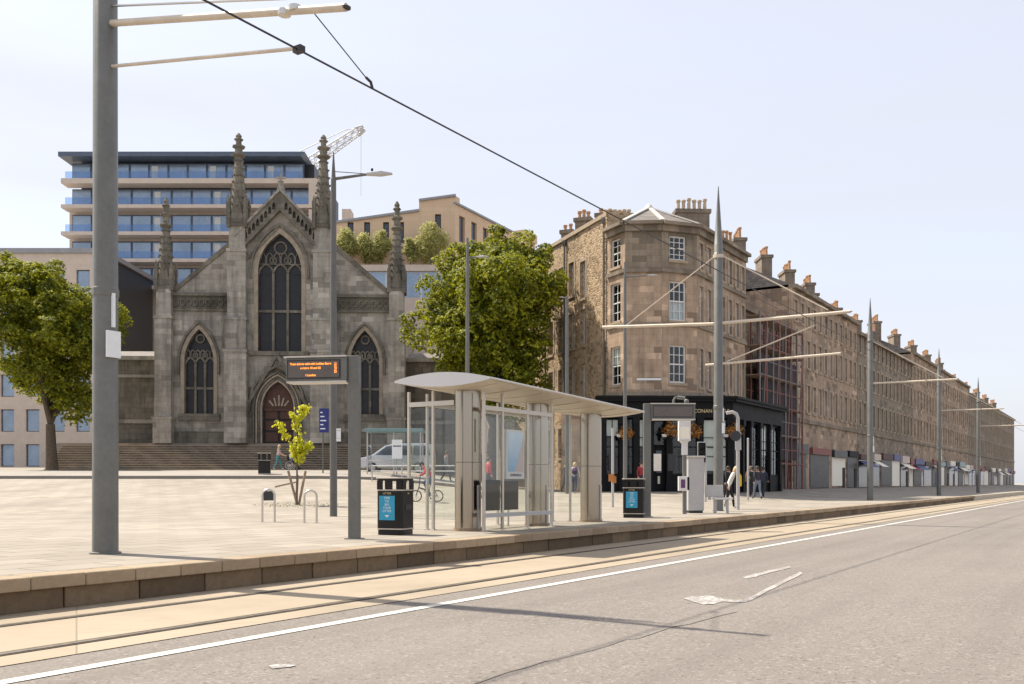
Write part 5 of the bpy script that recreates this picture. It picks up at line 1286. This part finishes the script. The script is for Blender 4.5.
cl = on_ground(392, 56.0); car = thing('parked_van', 'silver white van parked behind the glass bus shelter', 'van', (cl[0]+.3, cl[1], cl[2]))
side = [(-2.2,.30),(-2.25,.6),(-2.15,.86),(-1.45,1.02),(-.62,1.60),(-.2,1.72),(1.9,1.74),(2.15,1.60),(2.25,.98),(2.25,.6),(2.2,.30)]
def loft(poly, ys):        # silhouette narrowed towards the roof
    mb = MB(); n = len(poly)
    for y, kx in ys:
        for x, z in poly:
            sh_ = 1 if z < .98 else 1-.16*(z-.98)/.75
            mb.v.append((x*kx, y*sh_, z))
    for j in range(len(ys)-1):
        for i in range(n): a = j*n+i; b = j*n+(i+1) % n; mb.f.append((a, b, b+n, a+n))
    mb.f.append(tuple(range(n))); mb.f.append(tuple(reversed(range((len(ys)-1)*n, len(ys)*n)))); return mb
loft(side, [(-.86,.97),(-.6,1.0),(.6,1.0),(.86,.97)]).build('body', M['car'], car, bevel=.05)
def carpane(poly, y): 
    mb = MB(); n = len(poly)
    vs = []
    for off in (0, .012):
        for x, z in poly:
            sh_ = 1 if z < .98 else 1-.16*(z-.98)/.75; vs.append((x, (y-off if y < 0 else y+off)*sh_, z))
    return mb.add(vs, [tuple(range(n)), tuple(reversed(range(n,2*n)))]+[(i,(i+1)%n,n+(i+1)%n,n+i) for i in range(n)])
for y in (-.868, .868):
    for poly in ([(-1.15,1.05),(-.12,1.05),(-.12,1.58),(-.52,1.55)], [(-.02,1.05),(.95,1.05),(.95,1.60),(-.02,1.60)], [(1.05,1.05),(2.0,1.05),(1.9,1.58),(1.05,1.60)]): carpane(poly, y).build('side_window', M['car_glass'], car)
    for x in (-1.35, 1.32):
        w_ = MB().tube([(x,y*.82,.31),(x,y*1.015,.31)], .31, 20).build('wheel', M['tyre'], car, smooth=True); MB().tube([(x,y*1.0,.31),(x,y*1.022,.31)], .19, 14).build('rim', M['machine'], w_)
    MB().box(-2.14, -1.92, y*.97-.12 if y > 0 else y*.97, y*.97 if y > 0 else y*.97+.12, .66, .78).build('headlight', M['print'], car)
MB().add([(-1.40,-.70,1.04),(-1.40,.70,1.04),(-.62,.62,1.58),(-.62,-.62,1.58)], [(0,1,2,3)]).build('windscreen', M['car_glass'], car, loc=(-.03,0,.03))

# ================================================================== PEOPLE
BASE = dict(pelvis=(0,0,.96), spine=(0,.0,1.12), chest=(0,-.01,1.32), neck=(0,0,1.47), head0=(0,-.015,1.55), head1=(0,-.03,1.62), head2=(0,-.015,1.69),
    ls=(.17,0,1.41), le=(.22,.03,1.13), lw=(.22,-.05,.89), lh=(.22,-.07,.82), rs=(-.17,0,1.41), re=(-.22,.03,1.13), rw=(-.22,-.05,.89), rh=(-.22,-.07,.82),
    lp=(.095,0,.90), lk=(.10,-.02,.49), la=(.10,.02,.09), lt=(.11,-.15,.035), rp=(-.095,0,.90), rk=(-.10,-.02,.49), ra=(-.10,.02,.09), rt=(-.11,-.15,.035))
RAD = dict(pelvis=.135, spine=.125, chest=.145, neck=.058, head0=.078, head1=.098, head2=.07, ls=.07, le=.048, lw=.034, lh=.036, rs=.07, re=.048, rw=.034, rh=.036,
    lp=.095, lk=.06, la=.045, lt=.038, rp=.095, rk=.06, ra=.045, rt=.038)
BONES = [('pelvis','spine','top'),('spine','chest','top'),('chest','neck','skin'),('neck','head0','skin'),('head0','head1','skin'),('head1','head2','skin'),
    ('chest','ls','top'),('ls','le','top'),('le','lw','sleeve'),('lw','lh','skin'),('chest','rs','top'),('rs','re','top'),('re','rw','sleeve'),('rw','rh','skin'),
    ('pelvis','lp','legs'),('lp','lk','legs'),('lk','la','legs'),('la','lt','shoe'),('pelvis','rp','legs'),('rp','rk','legs'),('rk','ra','legs'),('ra','rt','shoe')]
cloth = {}
def clothm(col):
    if col not in cloth: cloth[col] = plain('cloth_%02d' % len(cloth), col, .85, 0, .18, 14, .2)
    return cloth[col]
def person(label, loc, rz, pose, top, legs, shoe=(.03,.03,.03), hair='hair_d', sleeve=None, h=1.72, long_hair=False, lean=0, side_lean=0, group=None):
    J = {k: Vector(v) for k, v in BASE.items()}
    up = [k for k in J if k in ('spine','chest','neck','head0','head1','head2','ls','le','lw','lh','rs','re','rw','rh')]
    Rm = Matrix.Rotation(lean, 3, 'X') @ Matrix.Rotation(side_lean, 3, 'Y')
    for k in up: J[k] = J['pelvis'] + Rm @ (J[k]-J['pelvis'])
    for k, v in pose.items(): J[k] = Vector(v)
    sc = h/1.76
    names = list(J); me = bpy.data.meshes.new('body'); me.from_pydata([tuple(J[k]*sc) for k in names], [(names.index(a), names.index(b)) for a,b,_ in BONES], []); me.update()
    tmp = bpy.data.objects.new('tmp', me); COL.objects.link(tmp)
    tmp.modifiers.new('skin', 'SKIN'); sv = me.skin_vertices[0].data
    for i, k in enumerate(names): sv[i].radius = (RAD[k]*sc, RAD[k]*sc*(.72 if k in ('pelvis','spine','chest') else 1)); sv[i].use_root = (k == 'pelvis')
    ss = tmp.modifiers.new('sub', 'SUBSURF'); ss.levels = 2; ss.render_levels = 2
    dg = bpy.context.evaluated_depsgraph_get(); body = bpy.data.meshes.new_from_object(tmp.evaluated_get(dg)); bpy.data.objects.remove(tmp)
    bm = bmesh.new(); bm.from_mesh(body)
    def tb(pts, r):
        mb = MB(); mb.tube(pts, r, 6); vs = [bm.verts.new(v) for v in mb.v]; fs = []
        for f in mb.f: bm.faces.new([vs[i] for i in f])
    for s_ in 'lr':                                       # five fingers on each hand
        w, hnd, el = J[s_+'w']*sc, J[s_+'h']*sc, J[s_+'e']*sc; d = (hnd-w).normalized(); a = d.cross(Vector((0,1,.3))).normalized(); b = d.cross(a)
        for i, L in enumerate((.062,.072,.068,.052)):
            o0 = hnd + a*(.024*(1.5-i)*.75) ; tb([o0, o0+d*L*.6, o0+d*L*.95+b*L*.35], [.0095,.009,.007])
        o0 = w+(hnd-w)*.35; tb([o0+a*.02, o0+a*.05+d*.025, o0+a*.06+d*.055], [.011,.010,.008])
    hc = J['head1']*sc; fwd = (Rm @ Vector((0,-1,0))); upv = (J['head2']-J['head0']).normalized(); fwd = (fwd-upv*fwd.dot(upv)).normalized(); sd_ = upv.cross(fwd)
    tb([hc+fwd*.085, hc+fwd*.118-upv*.02], [.018,.014]); 
    for q in (-1, 1): tb([hc+sd_*q*.088-upv*.005, hc+sd_*q*.108+upv*.02], [.022,.016])
    bm.to_mesh(body); bm.free(); body.update()
    mats = {'top': clothm(top), 'legs': clothm(legs), 'skin': M['skin'], 'shoe': clothm(shoe), 'sleeve': M['skin'] if sleeve == 'bare' else clothm(top)}
    order = ['top','legs','skin','shoe','sleeve']; body.materials.clear()
    for k in order: body.materials.append(mats[k])
    segs = [(J[a]*sc, J[b]*sc, kind) for a,b,kind in BONES]
    for p in body.polygons:
        cpt = p.center; best = None
        for a, b, kind in segs:
            ab = b-a; t_ = max(0, min(1, (cpt-a).dot(ab)/max(1e-6, ab.length_squared))); dd = (cpt-(a+ab*t_)).length
            if kind == 'skin' and a == J['chest']*sc and t_ < .72: kd = 'top'
            else: kd = kind
            if kind == 'top' and a == J['pelvis']*sc and (cpt-J['pelvis']*sc).dot(J['spine']-J['pelvis']) < -.004: kd = 'legs'
            if best is None or dd < best[0]: best = (dd, kd)
        p.material_index = order.index(best[1]); p.use_smooth = True
    root = thing('person', label, 'person', loc, rz, group)
    link(body, 'body', None, root)
    mb = MB(); mb.ball((0,0,0), .108, .112, .118, 14, 10)
    vs = []
    for v in mb.v:
        v = Vector(v); f = -v.y/.112
        if f > .25 and v.z < .055: v = v*.80              # keep the face clear
        if long_hair and v.z < 0 and f < .3: v = Vector((v.x*1.05, v.y*1.05, v.z*2.0))
        elif v.z < -.06 and f > -.15: v = v*.8
        vs.append(hc + sd_*-v.x + fwd*-v.y + upv*(v.z+.018))
    mb.v = [tuple(v) for v in vs]; mb.build('hair', M[hair], root, smooth=True)
    for q in (-1, 1): MB().ball(tuple(hc+fwd*.092+sd_*q*.034+upv*.008), .012, .012, .009, 8, 6).build('eye', M['hair_d'], root)
    MB().ball(tuple(hc+fwd*.09-upv*.052), .022, .01, .007, 8, 6).build('mouth', clothm((.35,.12,.10)), root)
    return root
WALK = dict(lk=(.10,-.16,.52), la=(.10,-.24,.11), lt=(.11,-.40,.07), rk=(-.10,.05,.50), ra=(-.10,.30,.14), rt=(-.11,.18,.035), le=(.23,.14,1.16), lw=(.23,.10,.92), lh=(.23,.08,.85), re=(-.23,-.10,1.15), rw=(-.22,-.24,.96), rh=(-.22,-.28,.90))
# woman pushing a wheelchair
Dp = 62.5; wl = on_ground(278, Dp)
person('fair haired person in pale pink top and teal trousers pushing a wheelchair', wl, R(90), dict(WALK, le=(.22,-.14,1.15), lw=(.20,-.42,1.0), lh=(.19,-.50,.99), re=(-.22,-.14,1.15), rw=(-.20,-.42,1.0), rh=(-.19,-.50,.99)), (.62,.45,.46), (.06,.22,.25), (.5,.48,.45), 'hair_b', 'bare', 1.68, True, R(6))
wc = on_ground(291, Dp); o = thing('wheelchair', 'wheelchair with large spoked wheels in front of the church steps', 'wheelchair', wc, R(90))
for sx in (-.28, .28):
    mb = MB(); n = 20; ring_ = [(sx, .05+.30*math.cos(2*math.pi*i/n), .31+.30*math.sin(2*math.pi*i/n)) for i in range(n+1)]; mb.tube(ring_, .018, 6, False)
    w_ = mb.build('wheel', M['tyre'], o); mb = MB(); [mb.tube([(sx,.05,.31), ring_[i]], .006, 4) for i in range(0,n,2)]; mb.tube([(sx*1.08, .05+.26*math.cos(2*math.pi*i/n), .31+.26*math.sin(2*math.pi*i/n)) for i in range(n+1)], .012, 5, False); mb.build('spokes', M['machine_white'], w_)
    MB().tube([(sx*.9,-.42,.09),(sx*.9,-.421,.09)], .09, 12).box(sx*.9-.02, sx*.9+.02,-.5,-.34,.0,.18).build('caster', M['tyre'], o)
    MB().tube([(sx*.9,.28,1.0),(sx*.9,.22,.95),(sx*.9,.15,.45),(sx*.9,-.35,.45),(sx*.9,-.45,.12)], .018, 6).tube([(sx*.9,.18,.70),(sx*.9,-.2,.70)], .02, 6).build('frame_tube', M['dark_frame'], o)
    MB().box(sx*.5-.07, sx*.5+.07, -.68, -.48, .10, .12).build('footplate', M['dark_frame'], o)
MB().box(-.24,.24,-.35,.14,.44,.48).build('seat', M['black'], o); MB().box(-.24,.24,.14,.18,.48,.95).build('backrest', M['black'], o)
SIT = dict(lp=(.09,.02,.93), lk=(.10,-.42,.92), la=(.10,-.55,.52), lt=(.11,-.70,.48), rp=(-.09,.02,.93), rk=(-.10,-.42,.92), ra=(-.10,-.55,.52), rt=(-.11,-.70,.48), le=(.22,-.02,1.14), lw=(.16,-.24,1.10), lh=(.12,-.30,1.08), re=(-.22,-.02,1.14), rw=(-.16,-.24,1.10), rh=(-.12,-.30,1.08))
person('seated person in pale top and dark trousers riding in the wheelchair', (wc[0]-.02, wc[1], wc[2]-.40), R(90), SIT, (.50,.52,.56), (.03,.03,.04), (.04,.04,.04), 'hair_b')
# people by the pub and on the square
def foot(px, D): x = X_at(px, D); return (x, D, gz(x, D))
pw = foot(574.5, 50.5)
person('fair haired pedestrian in white top and blue jeans walking right of the shelter', pw, R(160), WALK, (.58,.56,.53), (.04,.055,.10), (.45,.43,.4), 'hair_b', None, 1.7, True, R(4))
o = thing('backpack', 'dark brown backpack worn over the white top of the walking pedestrian', 'backpack', (pw[0]+.02, pw[1]-.17, pw[2]+1.02), R(-20))
MB().ball((0,0,.2), .17, .12, .24, 12, 8).build('pack', M['purple'], o, smooth=True); MB().box(-.12,.12,-.14,-.07,.05,.2).build('pocket', M['black'], o, bevel=.02)
person('pedestrian in dark maroon coat behind the right end of the shelter', foot(566, 53.5), R(40), WALK, (.10,.05,.06), (.05,.04,.05), h=1.74)
person('person in a red top standing by the pub windows behind the right bin', foot(641.5, 52.5), R(10), {}, (.30,.035,.04), (.03,.03,.035), h=1.75)
pj = hit(738.5, 509.5); pj = (pj[0]-.26, pj[1]+.4, PLZ)
STR = dict(lk=(.10,-.16,.50), la=(.10,-.20,.10), lt=(.11,-.36,.045), rk=(-.10,.04,.50), ra=(-.10,.14,.10), rt=(-.11,.0,.035))
person('person in white jacket and black trousers leaning forward beside the sign pole', pj, R(78), dict(STR), (.66,.64,.60), (.018,.018,.02), (.55,.53,.5), 'hair_b', None, 1.62, True, R(24))
o = thing('shoulder_bag', 'bright yellow bag carried by the person in the white jacket', 'bag', (pj[0]+.34, pj[1]-.2, PLZ+.82), R(15))
M['yellow'] = plain('yellow_bag', (.70,.46,.02), .6, 0, .12, 8)
MB().box(-.075,.075,-.05,.05,0,.40).build('pouch', M['yellow'], o, bevel=.03); MB().tube([(-.06,0,.39),(-.08,0,.58),(-.06,0,.60),(.05,0,.39)], .012, 6).build('strap', M['yellow'], o)
for px, D, lab, top_, legs_, rz, hh in ((728.5, 47, 'person in black walking behind the overhead mast and seat', (.02,.02,.022), (.02,.02,.025), R(200), 1.72),
        (752.5, 52, 'person in black coat, left of the walkers by the scaffold', (.025,.025,.03), (.02,.02,.025), R(170), 1.75),
        (757.5, 50, 'person in dark jacket and pale blue jeans among the walkers by the scaffold', (.035,.035,.045), (.16,.19,.25), R(190), 1.78),
        (763, 53, 'person in navy coat, right of the walkers by the scaffold', (.03,.04,.07), (.03,.03,.035), R(150), 1.72),
        (750, 55, 'fair haired person in tan coat behind the thin grey pole', (.45,.27,.14), (.03,.03,.03), R(160), 1.70)):
    person(lab, foot(px, D), rz, WALK, top_, legs_, h=hh, hair='hair_b' if px in (750,) else 'hair_d')
# cyclist on a small-wheeled bicycle
cb = hit(427, 502); bk = thing('bicycle', 'small wheeled dark bicycle seen behind the left litter bin', 'bicycle', cb, R(8))
for x in (-.42, .40):
    n = 18; rg_ = [(x+.21*math.cos(2*math.pi*i/n), 0, .23+.21*math.sin(2*math.pi*i/n)) for i in range(n+1)]; w_ = MB().tube(rg_, .022, 6, False).build('wheel', M['tyre'], bk)
    mb = MB(); [mb.tube([(x,0,.23), rg_[i]], .005, 4) for i in range(0,n,2)]; mb.tube([(x,-.04,.23),(x,.04,.23)], .03, 8); mb.build('spokes', M['machine'], w_)
MB().tube([(-.42,0,.23),(-.30,0,.60),(-.26,0,.98)], .02, 8).tube([(-.31,0,.55),(.08,0,.42)], .03, 8).tube([(.08,0,.42),(.05,0,.26),(.40,0,.23)], .02, 8).tube([(.08,0,.40),(.16,0,.86)], .017, 8).tube([(.40,0,.23),(.14,0,.70)], .014, 6).build('frame', M['dark_frame'], bk)
MB().tube([(-.27,-.26,1.0),(-.26,0,.98),(-.27,.26,1.0)], .016, 8).build('handlebar', M['black'], bk); MB().box(.02,.28,-.07,.07,.86,.92).build('saddle', M['black'], bk, bevel=.02)
MB().tube([(.05,-.06,.26),(.05,.06,.26)], .07, 12).bar((.05,-.08,.26), (.15,-.08,.14), .02).bar((.05,.08,.26), (-.05,.08,.38), .02).box(.1,.2,-.16,-.08,.12,.15).box(-.1,0,.08,.16,.37,.4).build('crank', M['dark_frame'], bk)
RIDE = dict(lk=(.11,-.30,.62), la=(.12,-.10,.30), lt=(.12,-.24,.22), rk=(-.11,-.36,.78), ra=(-.12,-.20,.50), rt=(-.12,-.33,.45), le=(.27,-.32,1.12), lw=(.26,-.52,1.04), lh=(.26,-.57,1.03), re=(-.27,-.32,1.12), rw=(-.26,-.52,1.04), rh=(-.26,-.57,1.03))
sr_ = Matrix.Rotation(R(8), 3, 'Z') @ Vector((.22, 0, 0))
person('cyclist in red top and blue jeans bent over a small bicycle', (cb[0]+sr_.x, cb[1]+sr_.y, cb[2]+.0), R(-82), RIDE, (.42,.05,.05), (.05,.09,.20), (.03,.03,.03), 'hair_d', None, 1.72, False, R(38))

# guard rail on the far side of the square
g0 = X_at(372, 47.5); g1 = X_at(462, 47.5); zg = gz((g0+g1)/2, 47.5)
o = thing('guard_rail', 'thin pale guard rail across the square behind the left bin', 'railing', (g0, 47.5, zg))
for z in (.95, .68): MB().tube([(0,0,z),(g1-g0,0,z)], .025, 8).build('rail', M['machine_white'], o)
for i in range(4): MB().tube([((g1-g0)*i/3,0,-.1),((g1-g0)*i/3,0,.97)], .03, 8).build('post', M['machine'], o)

person('person in a red jacket standing on the square, seen through the shelter glass', foot(488.5, 46), R(120), {}, (.45,.05,.05), (.03,.03,.04), h=1.74)
person('person in a grey coat walking behind the guard rail', foot(446, 52), R(70), WALK, (.22,.22,.23), (.04,.04,.05), h=1.72)
